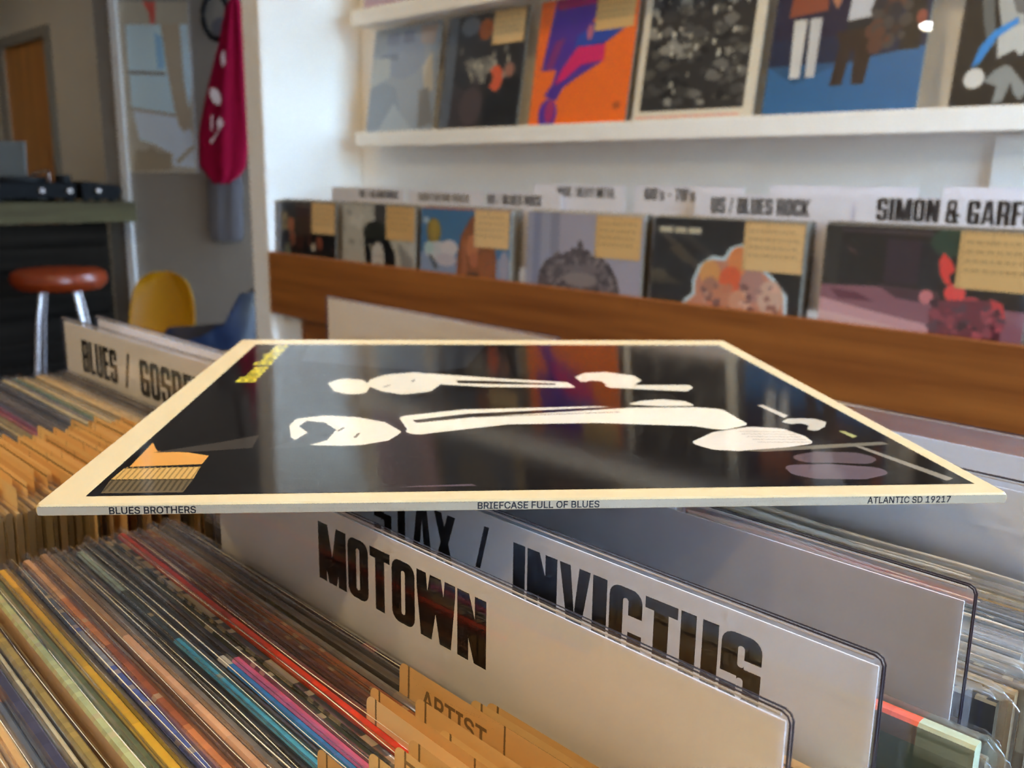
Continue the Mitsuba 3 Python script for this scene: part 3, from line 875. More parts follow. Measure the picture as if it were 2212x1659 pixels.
c0 = Art().add(U, '#1c1210')
c0.add(tb(.36, .05, .62, .85), '#3c1c12').add(tb(.34, .05, .6, .08), '#6a5848').add(tb(.11, .2, .21, .52), '#8d7d52').add(te(.27, .42, .06, .14), '#a8623a').add(te(.29, .66, .05, .16), '#8a4c2c').add(te(.21, .88, .05, .12), '#6d735a')
c0.add(tb(.48, .6, 1, 1.3), '#120d0d').add(te(.74, .72, .05, .12, 20), '#85462f').add(te(.64, .80, .035, .07), '#cdc4b4').add(tb(.55, .2, .6, .8), '#4a2418')
mottle(c0, 10, ['#2c1a14', '#150e0d', '#3a2018'], (.02, .05, .98, 1), 24, (.015, .04))
c1 = Art().add(U, '#bfbcb1')
mottle(c1, 11, ['#b2afa5', '#d3d0c6', '#a3a096', '#c6c3b9', '#b9b5a8'], (0, 0, 1, 1.2), 60, (.03, .07))
c1.add(tb(.46, .0, .61, .34), '#3a3735').add(te(.47, .47, .17, .21), '#0d0d0e').add(top_half((.31, .5), (.36, 1.4), (.44, 1.4), (.42, .75)), '#0d0d0e').add(top_half((.56, .5), (.66, .55), (.74, .78), (.77, 1.4), (.6, 1.4)), '#0d0d0e')
c1.add(te(.51, .88, .085, .28), '#cfccc5').add(tb(.47, .95, .55, .98), '#77736e').add(tb(.44, .82, .48, .84), '#77736e').add(tb(.53, .82, .57, .84), '#77736e')
for k in range(5):
    c1.add(top_half((.78 + .04 * k, .62 + .05 * k), (.81 + .04 * k, .6 + .05 * k), (.86 + .03 * k, 1.0), (.83 + .03 * k, 1.0)), '#8c8a84')
c2 = Art().add(U, '#41749f')
c2.add(tb(0, 0, 1, .02), '#b0483c').add(tb(0, .7, 1, 2), '#8a9cba').add(te(.155, .36, .085, .2), '#8f7b1e').add(te(.16, .34, .055, .14), '#a48d28').add(te(.06, .2, .04, .05), '#a9c0d0')
c2.add(te(.22, .66, .18, .15), '#c9cdd4').add(te(.34, .6, .1, .12), '#d6d2d8').add(te(.1, .62, .06, .1), '#b4cdd0').add(te(.3, .78, .12, .1), '#c4bec8').add(top_half((.09, .72), (.14, .74), (.22, .92), (.17, .94)), '#4c545c')
c2.add(top_half((.58, .12), (.66, .06), (.8, .3), (.86, .7), (.87, 1.6), (.42, 1.6), (.43, .8), (.47, .4)), '#8f5124').add(te(.6, .55, .07, .18), '#c07a4c').add(te(.62, .74, .05, .12), '#b56a3e').add(te(.75, .8, .09, .2, 15), '#9b5a2a').add(tb(.55, .93, .68, 1.02), '#57382a').add(te(.94, .78, .05, .2), '#a4a4b8').add(top_half((.48, .5), (.52, .4), (.55, .9), (.5, 1.0)), '#a86436')
c3 = Art().add(U, '#aaa5b4')
c3.add(box(0, 0, .28, 1), '#9ea0b4').add(box(.06, 0, .13, 1), '#868ba6').add(box(.22, 0, .3, 1), '#8f90a4')
mound = Polygon(top_half((.1, 2), (.12, .93), (.13, .8), (.19, .63), (.24, .6), (.29, .5), (.33, .56), (.37, .5), (.40, .5), (.42, .44), (.46, .46), (.465, .38), (.485, .34), (.51, .38), (.515, .46), (.56, .46), (.6, .54), (.66, .52), (.69, .56), (.75, .64), (.81, .8), (.845, 1.0), (.86, 2)))
c3.add(mound, '#574c50')
r3 = random.Random(31)
for _ in range(140):
    u, q, z = r3.uniform(.12, .85), r3.uniform(.4, 1.05), r3.uniform(.008, .028)
    g = affinity.rotate(box(u - z * 1.6, 1 - .5 * q - z * .5, u + z * 1.6, 1 - .5 * q + z * .5), r3.choice([35, -35, 60, -60, 10])).intersection(mound)
    if not g.is_empty:
        c3.add(g, r3.choice(['#463c41', '#6d6164', '#7d7275', '#3c3338', '#5c5054', '#8a7f80']))
c3.add(te(.5, .86, .15, .1).intersection(mound), '#8a7d7a').add(te(.5, .72, .18, .05).intersection(mound), '#75696c')
c4 = Art().add(U, '#15110f')
c4.add(top_half((.0, .12), (.05, .1), (.42, .62), (.36, .66)), '#40372a').add(top_half((.1, .1), (.2, .1), (.46, .42), (.42, .48)), '#2c251c').add(top_half((.0, .62), (.1, .66), (.24, .78), (.0, .8)), '#3c3526').add(top_half((.2, .3), (.3, .55), (.22, .5), (.12, .36)), '#4a4030').add(te(.06, .68, .06, .06), '#4e4634')
for a, b in ((.045, .14), (.155, .235), (.25, .34)):
    c4.add(tb(a, .11, b, .175), '#cfc8b0')
hl = Polygon(top_half((.2, 1.3), (.26, .98), (.32, .88), (.315, .72), (.35, .55), (.43, .44), (.51, .45), (.55, .33), (.62, .28), (.7, .36), (.74, .5), (.82, .62), (.91, .8), (.93, 1.3))).buffer(.012)
c4.add(hl, '#cfe4ee').add(hl.buffer(-.022), '#c98a6c')
c4.add(te(.42, .62, .07, .15), '#d99c55').add(te(.43, .8, .06, .14), '#b27a60').add(te(.61, .46, .075, .17), '#e08c4c').add(te(.56, .68, .075, .16), '#dd6232').add(te(.51, .88, .07, .15), '#c78460').add(te(.7, .72, .08, .2), '#b8877a').add(te(.82, .84, .08, .2), '#d3b09a').add(te(.62, .92, .06, .14), '#d49a78')
mottle(c4, 41, ['#a06a58', '#8a5a52', '#e0b49c', '#c67a58', '#80504a', '#b08478'], (.38, .72, .86, 1.1), 40, (.012, .035))
c5 = Art().add(U, '#18110f')
c5.add(tb(0, 0, .09, .62), '#25221c').add(tb(.09, .1, .32, .55), '#15110f').add(tb(.33, .12, .5, .56), '#2b1828').add(tb(.5, .12, .6, .58), '#11131c').add(te(.64, .12, .1, .14), '#1b3a28').add(tb(.09, .03, .55, .07), '#3b2c30').add(top_half((.12, .2), (.2, .3), (.26, .34), (.14, .26)), '#4a2c2a')
c5.add(top_half((0, .63), (.3, .6), (.6, .7), (1, .72), (1, 2.2), (0, 2.2)), '#8d5a64').add(top_half((0, .76), (.3, .86), (.6, .94), (.6, 2), (0, 2)), '#c99a9c').add(top_half((0, .9), (.55, 1.02), (.55, 2), (0, 2)), '#d8b4b0').add(top_half((.05, .66), (.2, .68), (.3, .76), (.1, .76)), '#6a3444').add(top_half((.3, .58), (.6, .6), (.64, .74), (.4, .7)), '#4a2a34')
c5.add(top_half((.59, .3), (.61, .22), (.65, .3), (.67, .38), (.645, .44), (.66, .52), (.63, .52), (.6, .42)), '#dc4038').add(te(.68, .6, .05, .09), '#e24a46').add(te(.76, .7, .05, .08), '#b04048').add(te(.55, .66, .035, .07, 30), '#c8787a').add(top_half((.57, .78), (.62, .68), (.72, .66), (.84, .64), (.9, .78), (.91, 1.1), (.58, 1.06)), '#6e2a38').add(top_half((.84, .62), (.9, .66), (.92, .82), (.88, .84)), '#c03c40')
mottle(c5, 51, ['#8d3c48', '#54222e', '#3c1c28', '#a84852', '#5c3a44', '#7c2e3c'], (.59, .7, .9, 1.06), 46, (.012, .035))
c6 = Art().add(U, '#3c4a5a').add(ell(.5, .5, .3, .3), '#b89a70')
BX = [-2.535, -2.180, -1.836, -1.462, -1.115, -.757, -.40, -.045]
back = [(c0, 'record with a dark brown cover, leftmost at the front of the teak bin', .2),
        (c1, 'record with a crumpled grey and black haired figure cover in the teak bin', .2),
        (c2, 'record with a blue sky and long brown hair cover in the teak bin', .2),
        (c3, 'record with a lilac cover and dark stony mound in the teak bin', .2),
        (c4, 'record with a black cover and a white haloed cluster of orange and pink heads', .203),
        (c5, 'record with a dark cover, pink floor and red figures, in the teak bin', .218),
        (c6, 'record in the teak bin beyond the right edge of the photo', .2)]
for (art, lab, tg), x in zip(back, BX):
    facing_record(lab, art, x, 1.476, -.0725 + (x + 2.2) * .004, tag=tg)
# the ones packed behind each of them
for j, x in enumerate(BX[:7]):
    for k in range(6):
        record(x + rng.uniform(-.004, .006), 1.4835 + k * .0048, -.072 + (x + 2.2) * .004 + rng.uniform(-.002, .005), f'{ORD[k]} record packed behind the {back[j][1].split(" with a ")[-1].split(" cover")[0] if j < 6 else "last"} cover in the teak bin', rng.choice(['#8d887e', '#6f685e', '#a59c8c', '#4c4640', '#b8b0a2', '#59524a']),
               L=.318, h=.314, th=.0028, lean=2.0, film=None, group='records packed behind the front covers')

# dividers of the wall bin
def bin_divider(label, x0, x1, y, ztop, zbot, text):
    t = thing('divider', label, 'divider')
    a = Art().add(box(x0, zbot, x1, ztop - .002), '#eceaf0')
    for s, xa, xb, za, zb, col in text:
        a.add(words(s, xa, xb, za, zb), col)
    part(t, 'card', a.ply((0, y, 0), FACE_X, FACE_Z, 'paper_print'))
    part(t, 'card_back', ply(bx(x0, x1, y + .0002, y + .0012, zbot, ztop - .002), 'insert_paper'))
    part(t, 'clear_sleeve', ply(trimesh.Trimesh([(x0 - .004, y - .0012, zbot), (x1 + .004, y - .0012, zbot), (x1 + .004, y - .0012, ztop), (x0 - .004, y - .0012, ztop)], [[0, 1, 2], [0, 2, 3]], process=False), 'clear_pvc'))
    return t


bin_divider('white divider lettered UK / GLAM ROCK in the teak bin', -2.300, -1.965, 1.522, -.0290, -.20, [('UK / GLAM ROCK', -2.165, -1.990, -.0555, -.0365, '#2a262a')])
bin_divider('white divider lettered SOUTHERN ROCK in grey in the teak bin', -1.945, -1.655, 1.520, -.0285, -.20, [('SOUTHERN ROCK', -1.905, -1.705, -.0585, -.0390, '#7d766f')])
bin_divider('white divider lettered US / BLUES ROCK in the middle of the teak bin', -1.640, -1.400, 1.518, -.0280, -.20, [('US / BLUES ROCK', -1.640, -1.460, -.0590, -.0370, '#3a363a')])
bin_divider('white divider lettered ROCK / HEAVY METAL in the teak bin', -1.500, -1.235, 1.530, -.0085, -.20, [('ROCK / HEAVY METAL', -1.425, -1.262, -.0365, -.0165, '#2e2a2e')])
bin_divider("white divider lettered 60's - 70's in the teak bin", -1.210, -.955, 1.530, -.0075, -.20, [("60's - 70's", -1.185, -1.062, -.0380, -.0150, '#2e2a2e')])
bin_divider('larger white divider lettered US / BLUES ROCK above the black cover with orange heads', -1.052, -.738, 1.516, -.0200, -.22, [('US / BLUES ROCK', -1.015, -.812, -.0580, -.0290, '#242124')])
bin_divider('white divider with the largest letters, above the cover with red figures at the right', -.728, -.330, 1.514, -.0180, -.22, [('SIMON & GARFUNKEL', -.692, -.372, -.0590, -.0230, '#242124')])
bin_divider('blank white divider standing behind the larger lettered one in the teak bin', -.910, -.640, 1.545, -.0030, -.20, [])
bin_divider('blank white divider at the right end of the teak bin', -.600, -.300, 1.545, -.0008, -.20, [])

# lower wall ledge, left to right
l0 = Art().add(U, '#8b949c')
l0.add([(0, .55), (.4, .45), (.6, 0), (0, 0)], '#7b8894').add([(.15, 0), (.4, .3), (.7, .05), (.8, 0)], '#98a2a8').add(ell(.5, .72, .3, .2), '#7f8b9c').add(box(.12, .7, .4, .76), '#5e6a7e').add(box(.45, .84, .62, .95), '#64708a').add(box(.2, .84, .4, .95), '#6d7890')
l0.add([(.7, .98), (.95, .98), (.92, .8), (.72, .82)], '#a08a7c').add([(.78, .6), (.9, .74), (.97, .4), (.85, .34)], '#b8ad98').add([(.75, .4), (.9, .42), (1, .1), (.8, .05)], '#7e7a74').add([(0, .45), (.3, .55), (.28, .72), (0, .74)], '#a4aaa8')
l1 = Art().add(U, '#2a2724')
l1.add(box(0, 0, .14, 1), '#5a6068').add(box(.14, .75, .62, 1), '#30302f').add(ell(.5, .86, .09, .09), '#a85a1e').add(ell(.3, .9, .12, .08), '#6a7076').add([(.26, .6), (.66, .64), (.62, .42), (.4, .4)], '#8e8a7e')
blobs(l1, 61, 26, ['#a8a394', '#77736a', '#c4bfae', '#4a4742'], (.15, .42, .95, .72), (.02, .06), .7, 90, True)
l1.add(ell(.68, .44, .09, .11), '#d8633a').add([(.12, 0), (.16, .4), (.36, .36), (.44, .5), (.56, .3), (.5, 0)], '#3a302e').add(ell(.4, .22, .14, .16), '#4e403e').add([(.56, 0), (.6, .38), (.74, .3), (.8, .46), (1, .44), (1, 0)], '#171613').add(ell(.84, .5, .06, .06), '#a0705c').add(ell(.6, .44, .05, .06), '#2c2620')
l2 = Art().add(U, '#f0741c')
l2.add([(.16, 1), (.6, 1), (.62, .88), (.56, .8), (.66, .76), (.74, .82), (.8, .86), (.95, .88), (.93, .74), (.78, .66), (.7, .62), (.72, .5), (.5, .4), (.34, .32), (.3, .26), (.28, .22), (.14, .26), (.22, .36), (.24, .46), (.08, .46), (.1, .6)], '#53309a')
l2.add([(.16, 1), (.6, 1), (.6, .93), (.18, .92)], '#a01c68').add([(.42, .7), (.62, .78), (.8, .78), (.95, .87), (.93, .74), (.78, .66), (.6, .6), (.4, .6)], '#2f4aa8').add([(.3, .46), (.44, .62), (.72, .62), (.72, .5), (.5, .48), (.34, .38), (.24, .34)], '#d8246a')
l2.add([(.2, .68), (.3, .7), (.2, .46), (.12, .48)], '#84307c').add(ell(.2, .12, .1, .12), '#5a34a0').add(ell(.22, .14, .05, .09), '#a8306c').add(ell(.55, .72, .03, .06), '#c07088').add(ell(.9, .16, .04, .03), '#c05a20').add(box(.44, .96, .52, 1), '#a8206a')
l3 = Art().add(U, '#ded6c2')
l3.add(box(.06, .10, .92, 1), '#2f2d29').add(box(.02, .055, .92, .068), '#d89a86')
blobs(l3, 71, 150, ['#4a4843', '#6d6a62', '#1d1c1a', '#8f8b80', '#3a3833', '#565349'], (.08, .14, .9, .98), (.015, .06), 1.6, 20, True)
blobs(l3, 72, 36, ['#bcb7a8', '#a8a496', '#cfcabb'], (.1, .22, .86, .9), (.012, .035), .7, 70, True)
l3 = Art().add(U, '#ded6c2') if False else l3
l3.add(box(0, 0, .06, 1), '#ded6c2').add(box(.92, 0, 1, 1), '#ded6c2').add(box(.02, .03, .92, .10), '#e2d9c6').add(box(.03, .05, .9, .064), '#dca08c')
l4 = Art().add(U, '#2c5478')
l4.add(box(0, .34, 1, 1), '#1f2740').add([(0, .34), (.2, .22), (.4, .3), (.7, .36), (1, .4), (1, 0), (0, 0)], '#346692').add(box(.02, .5, .5, 1), '#241f38').add(box(.5, .4, .75, .9), '#24262a')
l4.add([(.14, .62), (.16, .26), (.23, .26), (.23, .62)], '#d2d0ca').add([(.25, .62), (.27, .26), (.33, .26), (.33, .62)], '#c6c4c0').add([(.1, .64), (.36, .66), (.34, .9), (.12, .9)], '#8e4a30').add([(.38, .72), (.5, .94), (.54, .92), (.42, .66)], '#b0785a')
l4.add([(.5, .58), (.72, .6), (.74, 1), (.52, 1)], '#c4c4c6').add([(.44, .52), (.7, .54), (.68, .4), (.66, .2), (.58, .2), (.57, .4), (.55, .4), (.52, .2), (.44, .2), (.47, .44)], '#33241c').add([(.76, .92), (.86, .74), (.94, .72), (.84, .84)], '#b8846a')
l4.add([(.86, 1), (.84, .38), (.96, .38), (.98, 1)], '#2a2522').add(ell(.95, .76, .04, .06), '#a05a48').add(ell(.95, .56, .03, .04), '#94503f')
blobs(l4, 81, 30, ['#3e2c28', '#4a4440', '#5c3a2c', '#2c2a30'], (.66, .4, .86, .7), (.02, .05))
l5 = Art().add(U, '#141517')
l5.add([(.09, .62), (.15, .62), (.20, .36), (.16, .36), (.12, .48)], '#5f625e').add([(.15, 1), (.45, 1), (.42, .46), (.36, .42), (.22, .44), (.18, .58)], '#a9a9a2').add([(.20, .43), (.34, .46), (.39, .36), (.34, .30), (.22, .28)], '#bdbcb4').add([(.24, .62), (.34, .6), (.38, .5), (.28, .52)], '#6c6a66')
l5.add([(.09, .25), (.13, .27), (.2, .4), (.3, .47), (.29, .5), (.18, .44), (.12, .36)], '#2a86c8').add([(.36, .44), (.4, .5), (.45, .5), (.44, .36), (.4, .33), (.37, .36)], '#2a86c8').add([(.5, .3), (.56, .34), (.6, .24), (.52, .2)], '#2a86c8').add(ell(.115, .19, .055, .055), '#d0cdc4').add(ell(.46, .18, .05, .06), '#bdbab0')
l5.add([(.17, .17), (.22, .23), (.28, .26), (.4, .12), (.37, .06), (.33, .1), (.31, .16), (.28, .06), (.23, .05), (.24, .14)], '#878984').add([(.2, .28), (.3, .24), (.34, .28), (.3, .33)], '#1a1b1e').add([(.6, .9), (.9, .8), (.8, .4), (.66, .5)], '#6a6d6c').add([(.62, .3), (.8, .36), (.9, .2), (.7, .12)], '#8f918c').add(ell(.4, .66, .04, .05), '#b8967c')
ledge = [(l0, 'record with a misty blue grey cover, leftmost on the white ledge', -2.408), (l1, 'record with a dark crowd photo cover and an orange spot, second on the white ledge', -2.066), (l2, 'record with a bright orange cover and purple and blue shapes on the white ledge', -1.711),
         (l3, 'record with a cream bordered black and white engraving cover on the white ledge', -1.379), (l4, 'record with a blue cover of musicians on a stage on the white ledge', -1.045), (l5, 'record with a black cover and grey, white and blue shapes, rightmost on the white ledge', -.677)]
for k, (art, lab, x) in enumerate(ledge):
    facing_record(lab, art, x, 1.7655, .4285, W=.312, H=.312, lean=8.5, tag=.185 if k in (1, 2) else None)
u_cols = [('#a8808a', '#8a6f78'), ('#5a626c', '#7a766c'), ('#2e2e32', '#5c4438'), ('#8c877a', '#4a5262'), ('#2a3a32', '#6a6048'), ('#503632', '#8a8070')]
for k, ((a, b), (_, _, x)) in enumerate(zip(u_cols, ledge)):
    art = Art().add(U, a).add(ell(.5, .52, .28, .3), b).add(box(.1, .86, .7, .93), b)
    facing_record(f'{ORD[k]} record from the left on the upper white ledge', art, x, 1.7655, .7775, W=.312, H=.312, lean=8.5, group='records on the upper ledge')

# ------------------------------------------------------------------ far left: counter, decks, stool, chairs, wall things
t = thing('counter', 'dark boarded shop counter with a thick pale wooden top at the far left', 'counter')
part(t, 'worktop', ply(slab([(-5.04, -.6), (-4.5, -.6), (-4.5, 1.866), (-4.73, 1.866), (-5.04, 1.53)], -.226, -.134), 'counter_wood'))
for k in range(9):
    part(t, 'front_board', ply(bx(-4.575, -4.555, -.58, 1.745, -.228 - (k + 1) * .107, -.232 - k * .107, .003), 'plank_dark'))
part(t, 'end_panel', ply(bx(-4.82, -4.58, 1.72, 1.742, FLOOR, -.228), 'plank_dark'))
part(t, 'carcass', ply(bx(-4.84, -4.58, -.58, 1.715, FLOOR, -.30), 'plank_dark'))

t = thing('record_deck', 'black record deck with knobs standing on the pale counter top', 'record player')
part(t, 'chassis', ply(cat(bx(-4.80, -4.515, 1.24, 1.60, -.118, -.045, .006)), 'black_plastic'))
part(t, 'platter', {**ply(lathe([(0, 0), (.15, 0), (.155, .004), (.155, .02), (.15, .024), (0, .024)], 40), 'black_metal', 30), 'to_world': T().translate([-4.66, 1.385, -.045]).scale([.85, .85, 1])})
part(t, 'tonearm', ply(tube([(-4.77, 1.57, -.045), (-4.77, 1.57, .004), (-4.72, 1.54, .006), (-4.63, 1.45, -.012)], .007, 8), 'chrome', 40))
part(t, 'tonearm_weight', {**ply(lathe([(0, 0), (.032, 0), (.034, .004), (.034, .03), (.03, .034), (0, .034)], 24), 'black_metal', 30), 'to_world': T().translate([-4.56, 1.562, -.045])})
for yy in (1.45, 1.57):
    part(t, 'knob', {**ply(lathe([(0, -.006), (.014, -.006), (.014, .006), (.011, .008), (0, .008)], 16), 'chrome', 30), 'to_world': T().translate([-4.511, yy, -.082]).rotate([0, 1, 0], 90)})
for xx in (-4.77, -4.54):
    for yy in (1.27, 1.57):
        part(t, 'foot', {**ply(lathe([(0, 0), (.018, 0), (.02, .004), (.016, .016), (0, .016)], 16), 'black_metal', 30), 'to_world': T().translate([xx, yy, -.134])})
t = thing('mixer', 'black disc jockey mixer beside the deck, at the end of the counter', 'mixer')
part(t, 'case', ply(trimesh.convex.convex_hull(np.array([(x, y, z) for x in (-4.76, -4.52) for (y, z) in ((1.63, -.122), (1.63, -.045), (1.66, -.040), (1.80, -.058), (1.815, -.075), (1.79, -.122))])), 'black_plastic'))
part(t, 'knob', {**ply(lathe([(0, -.006), (.012, -.006), (.012, .006), (.009, .008), (0, .008)], 16), 'chrome', 30), 'to_world': T().translate([-4.514, 1.70, -.082]).rotate([0, 1, 0], 90)})
for xx in (-4.73, -4.55):
    for yy in (1.65, 1.77):
        part(t, 'foot', {**ply(lathe([(0, 0), (.014, 0), (.015, .004), (.012, .012), (0, .012)], 12), 'black_metal', 30), 'to_world': T().translate([xx, yy, -.134])})
t = thing('laptop', 'open grey laptop seen from behind on the counter', 'laptop')
lid = bx(-.0035, .0035, -.16, .16, 0, .265, .003)
at = T().translate([-4.885, 1.36, -.134]).rotate([0, 0, 1], -45)
part(t, 'lid', ply(lid, 'laptop_grey', 30), at @ T().translate([.002, 0, .010]).rotate([0, 1, 0], -4))
part(t, 'base', ply(bx(-.165, 0, -.16, .16, 0, .012, .003), 'laptop_grey'), at)

# bar stool
S = RH * -1.965 + FH * 4.0
t = thing('bar_stool', 'round orange leather bar stool on chrome legs before the dark counter', 'stool')
part(t, 'seat', {**ply(lathe([(0, -.085), (.12, -.09), (.17, -.083), (.19, -.06), (.194, -.04), (.185, -.015), (.16, -.002), (.1, .002), (0, .003)], 48), 'orange_leather', 40), 'to_world': T().translate([S[0], S[1], -.405])})
for k in range(4):
    a = math.radians(20 + 90 * k)
    c, s_ = math.cos(a), math.sin(a)
    part(t, 'leg', ply(tube([(S[0] + .09 * c, S[1] + .09 * s_, -.488), (S[0] + .12 * c, S[1] + .12 * s_, -.62), (S[0] + .2 * c, S[1] + .2 * s_, FLOOR)], .0125, 12), 'chrome', 40))
part(t, 'foot_ring', {**ply(trimesh.creation.torus(.168, .010, major_sections=40, minor_sections=10), 'chrome', 40), 'to_world': T().translate([S[0], S[1], -.95])})


def shell_chair(label, x, y, rot, bsdf, width=.46, top=.0, arm=.045):
    """Moulded shell chair: origin on the floor under the seat, facing -y."""
    t = thing('shell_chair', label, 'chair')
    at = T().translate([x, y, FLOOR]).rotate([0, 0, 1], rot)
    prof = np.array([(-.25, .415), (-.2, .44), (-.1, .43), (.02, .42), (.12, .43), (.185, .48), (.215, .56), (.235, .65), (.25, .74), (.258, .82 + top)])
    seg = np.interp(np.linspace(0, 1, 40), np.linspace(0, 1, len(prof)), prof[:, 0]), np.interp(np.linspace(0, 1, 40), np.linspace(0, 1, len(prof)), prof[:, 1])
    n, V = 20, []
    P = np.stack(seg, 1)
    for _ in range(3):
        P[1:-1] = (P[:-2] + 2 * P[1:-1] + P[2:]) / 4
    for i, (yy, zz) in enumerate(P):
        f = i / 39
        half = width / 2 * (.86 + .14 * math.sin(math.pi * min(f * 1.6, 1))) * (1.0 if f < .7 else math.sqrt(max(1 - ((f - .7) / .315) ** 2, .02)))
        for j in range(n + 1):
            u = 2 * j / n - 1
            V.append((u * half, yy - (.05 * u * u if f > .45 else .0), zz + max(arm + .415 + .17 * f ** 2.2 - zz, 0) * u ** 4 * float(np.clip(f / .18, 0, 1)) * float(np.clip((1 - f) / .3, 0, 1))))
    V = np.array(V)
    F = []
    for i in range(39):
        for j in range(n):
            a = i * (n + 1) + j
            F += [[a, a + 1, a + n + 2], [a, a + n + 2, a + n + 1]]
    m = trimesh.Trimesh(V, F, process=False)
    inner = m.vertices + m.vertex_normals * .006
    solid = trimesh.Trimesh(np.vstack([V, inner]), np.vstack([np.array(F), np.array(F)[:, ::-1] + len(V)]), process=False)
    rim = [(0, j) for j in range(n)]
    B = [j for j in range(n + 1)] + [i * (n + 1) + n for i in range(1, 40)] + [39 * (n + 1) + j for j in range(n - 1, -1, -1)] + [i * (n + 1) for i in range(38, 0, -1)]
    q = []
    for a, b in zip(B, B[1:] + B[:1]):
        q += [[b, a, a + len(V)], [b, a + len(V), b + len(V)]]
    solid = trimesh.Trimesh(solid.vertices, np.vstack([solid.faces, q]), process=False)
    part(t, 'shell', ply(solid, bsdf, True), at)
    for sx, sy in ((-1, -1), (1, -1), (-1, 1), (1, 1)):
        part(t, 'leg', ply(tube([(sx * .10, sy * .08, .415), (sx * .2, sy * .19, .012)], [.012, .009], 10), 'chrome', 40), at)
        part(t, 'foot', ply(tube([(sx * .2, sy * .19, 0), (sx * .2, sy * .19, .014)], .013, 10), 'black_metal', 40), at)
    return t


shell_chair('yellow moulded shell chair at the left behind the blue one', -3.735, 1.545, 42, 'yellow_shell', .34, top=-.03)
shell_chair('dark blue moulded shell chair beside the white partition end', -2.985, 1.375, -45, 'blue_shell', .44, arm=.24)

# picture, bags and cloth on the slanting wall
t = thing('wall_poster', 'poster of a pale blue window hanging on the grey wall', 'poster')
pa = Art().add(box(-1.905, .005, -1.572, .80), '#b7ab99')
pa.add(box(-1.885, .30, -1.60, .70), '#a99d8c').add([(-1.878, .695), (-1.708, .697), (-1.690, .50), (-1.655, .23), (-1.700, .12), (-1.845, .16), (-1.875, .33)], '#d2e6ee')
pa.add([(-1.88, .47), (-1.70, .465), (-1.70, .48), (-1.88, .485)], '#8a8478').add([(-1.88, .30), (-1.66, .27), (-1.66, .285), (-1.88, .315)], '#a89a88').add([(-1.74, .66), (-1.705, .64), (-1.70, .5), (-1.735, .49)], '#9cc6e4')
pa.add([(-1.617, .699), (-1.579, .700), (-1.572, .42), (-1.596, .30), (-1.612, .44)], '#d8ecf6').add([(-1.87, .30), (-1.655, .27), (-1.63, .2), (-1.60, .22), (-1.58, .19), (-1.58, .03), (-1.69, .04), (-1.70, .10), (-1.85, .18)], '#dce4ee')
pa.add([(-1.89, .01), (-1.70, .02), (-1.69, .10), (-1.76, .105), (-1.79, .13), (-1.82, .11), (-1.87, .115)], '#a08f78').add([(-1.68, .06), (-1.60, .13), (-1.58, .14), (-1.58, .125), (-1.66, .05)], '#b0a48f')
pa.add([(-1.79, .80), (-1.725, .80), (-1.735, .70), (-1.755, .70), (-1.76, .75)], '#c85a4e').add([(-1.70, .70), (-1.62, .70), (-1.615, .44), (-1.59, .28), (-1.61, .21), (-1.65, .23), (-1.69, .50)], '#b8a68f')
part(t, 'print', pa.ply((0, 4.6935, 0), FACE_X, FACE_Z, 'paper_print'), corner_frame(0, 0))
part(t, 'backing', ply(bx(-1.905, -1.572, 4.694, 4.6995, .005, .80), 'insert_paper'), corner_frame(0, 0))


def cloth(outline, d0, depth, seed, n=26, m_=16):
    """A hanging cloth shape from rows (z, left, right): bulging, with vertical folds."""
    o = np.array(outline, float)
    zs = np.linspace(o[0, 0], o[-1, 0], n)
    L_, R_ = np.interp(-zs, -o[:, 0], o[:, 1]), np.interp(-zs, -o[:, 0], o[:, 2])
    V, F = [], []
    for i, z in enumerate(zs):
        for j in range(m_ * 2):
            a = 2 * math.pi * j / (m_ * 2)
            u = math.cos(a)
            x = (L_[i] + R_[i]) / 2 + (R_[i] - L_[i]) / 2 * u
            fold = .25 * math.sin(7 * u + seed + 3 * z) + .12 * math.sin(13 * u + 9 * z)
            V.append((x, d0 - depth * (.6 + fold * .6) * math.sin(a) * (.5 + .5 * min(1, (R_[i] - L_[i]) / .15)), z))
    k = m_ * 2
    for i in range(n - 1):
        for j in range(k):
            a, b = i * k + j, i * k + (j + 1) % k
            F += [[a, b, b + k], [a, b + k, a + k]]
    V += [(np.mean([L_[0], R_[0]]), d0, zs[0]), (np.mean([L_[-1], R_[-1]]), d0, zs[-1])]
    e = n * k
    for j in range(k):
        F += [[e, (j + 1) % k, j], [e + 1, e - k + j, e - k + (j + 1) % k]]
    mm = trimesh.Trimesh(np.array(V), F, process=False)
    mm.fix_normals()
    return mm


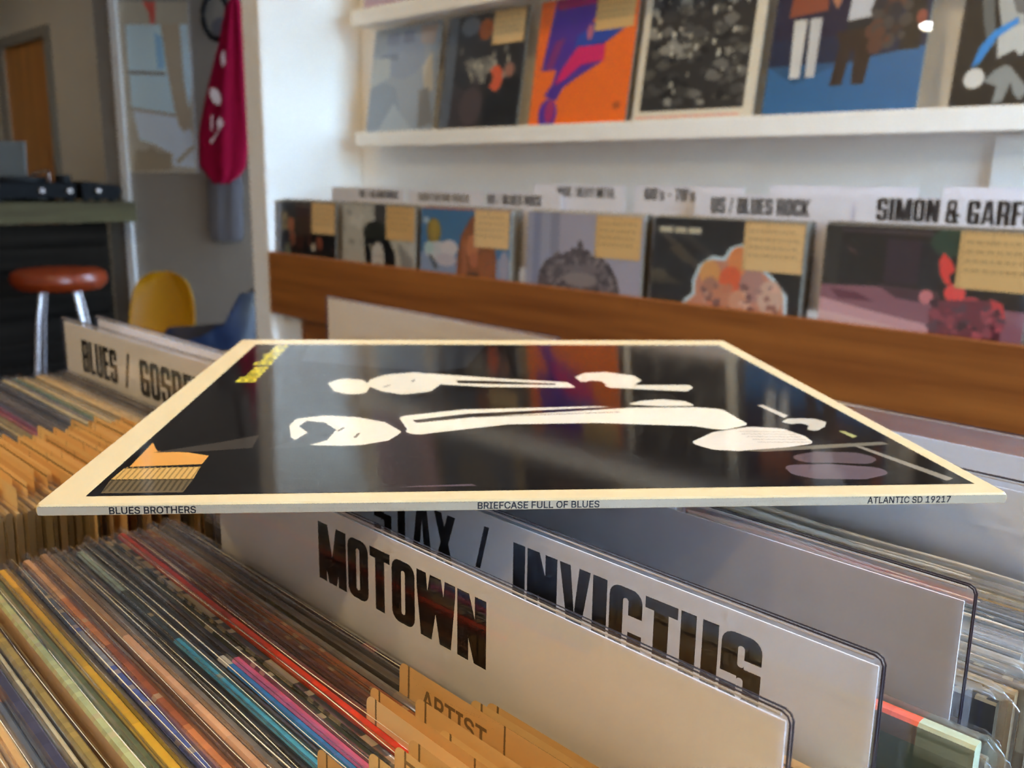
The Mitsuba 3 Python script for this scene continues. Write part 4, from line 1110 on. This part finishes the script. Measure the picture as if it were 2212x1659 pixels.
DB = 4.6
k_ = DB / 4.5
t = thing('pink_bag', 'bright pink cloth bag with white print hanging beside the partition', 'bag')
out = [(.95, -1.293, -1.287), (.80, -1.298, -1.282), (.76, -1.332, -1.258), (.577, -1.379, -1.250), (.372, -1.444, -1.250), (.184, -1.492, -1.252), (.035, -1.497, -1.275), (-.01, -1.46, -1.31), (-.042, -1.432, -1.36)]
part(t, 'cloth', ply(cloth([(z * k_, l * k_, r * k_) for z, l, r in out], DB, .045, 1), 'pink_cloth', True), corner_frame(0, 0))
wp = Art().add(ell(-1.418, .36, .024, .042, 20), '#e2d2d4').add([(-1.42, .24), (-1.40, .27), (-1.385, .235), (-1.41, .20)], '#d8c4c8').add([(-1.455, .16), (-1.44, .17), (-1.41, .21), (-1.415, .195), (-1.45, .14)], '#d8c4c8').add([(-1.385, .54), (-1.365, .57), (-1.36, .51), (-1.38, .49)], '#cdb8bc').add([(-1.445, .27), (-1.435, .28), (-1.44, .2), (-1.45, .21)], '#d4bcc2')
for g, c in wp.layers:
    mark = Art().add(g, c)
    part(t, 'white_print', mark.ply((0, DB - .050, 0), FACE_X, FACE_Z, 'paper_print'), corner_frame(0, 0))
t = thing('lime_bag', 'lime green cloth bag peeking out behind the pink bag', 'bag')
part(t, 'cloth', ply(cloth([(.40, -1.30, -1.22), (.30, -1.345, -1.2), (.15, -1.345, -1.2), (.11, -1.32, -1.22)], 4.665, .02, 3, 14, 8), 'lime_cloth', True), corner_frame(0, 0))
t = thing('black_strap', 'black looped strap hanging at the top beside the pink bag', 'strap')
part(t, 'loop', {**ply(tube([(.0 + .062 * math.cos(a), 0, .10 * math.sin(a)) for a in np.linspace(math.radians(70), math.radians(430), 40)], .012, 8), 'black_plastic', 50), 'to_world': corner_frame(0, 0) @ T().translate([-1.43, 4.66, .73])})
part(t, 'strap', ply(tube([(-1.425, 4.665, .82), (-1.41, 4.67, 1.0), (-1.40, 4.68, 1.12)], .012, 8), 'black_plastic', 50), corner_frame(0, 0))
part(t, 'disc', {**ply(lathe([(0, -.008), (.045, -.008), (.05, 0), (.045, .008), (0, .008)], 24), 'grey_fabric', 40), 'to_world': corner_frame(0, 0) @ T().translate([-1.405, 4.66, .68]).rotate([1, 0, 0], 90)})
t = thing('grey_cloth', 'grey cloth hanging on the wall below the pink bag', 'cloth')
part(t, 'cloth', ply(cloth([(.02, -1.50, -1.36), (-.04, -1.52, -1.345), (-.30, -1.525, -1.355), (-.325, -1.51, -1.37)], 4.672, .02, 5, 16, 10), 'grey_fabric', True), corner_frame(0, 0))
for lab, s, z in (('small metal coat hook above the pink bag', -1.32, .95), ('small metal coat hook holding the black strap', -1.40, 1.12)):
    t = thing('coat_hook', lab, 'hook')
    part(t, 'hook', ply(tube([(s, 4.70, z), (s, 4.62, z), (s, 4.60, z + .02)], .006, 8), 'chrome', 50), corner_frame(0, 0))
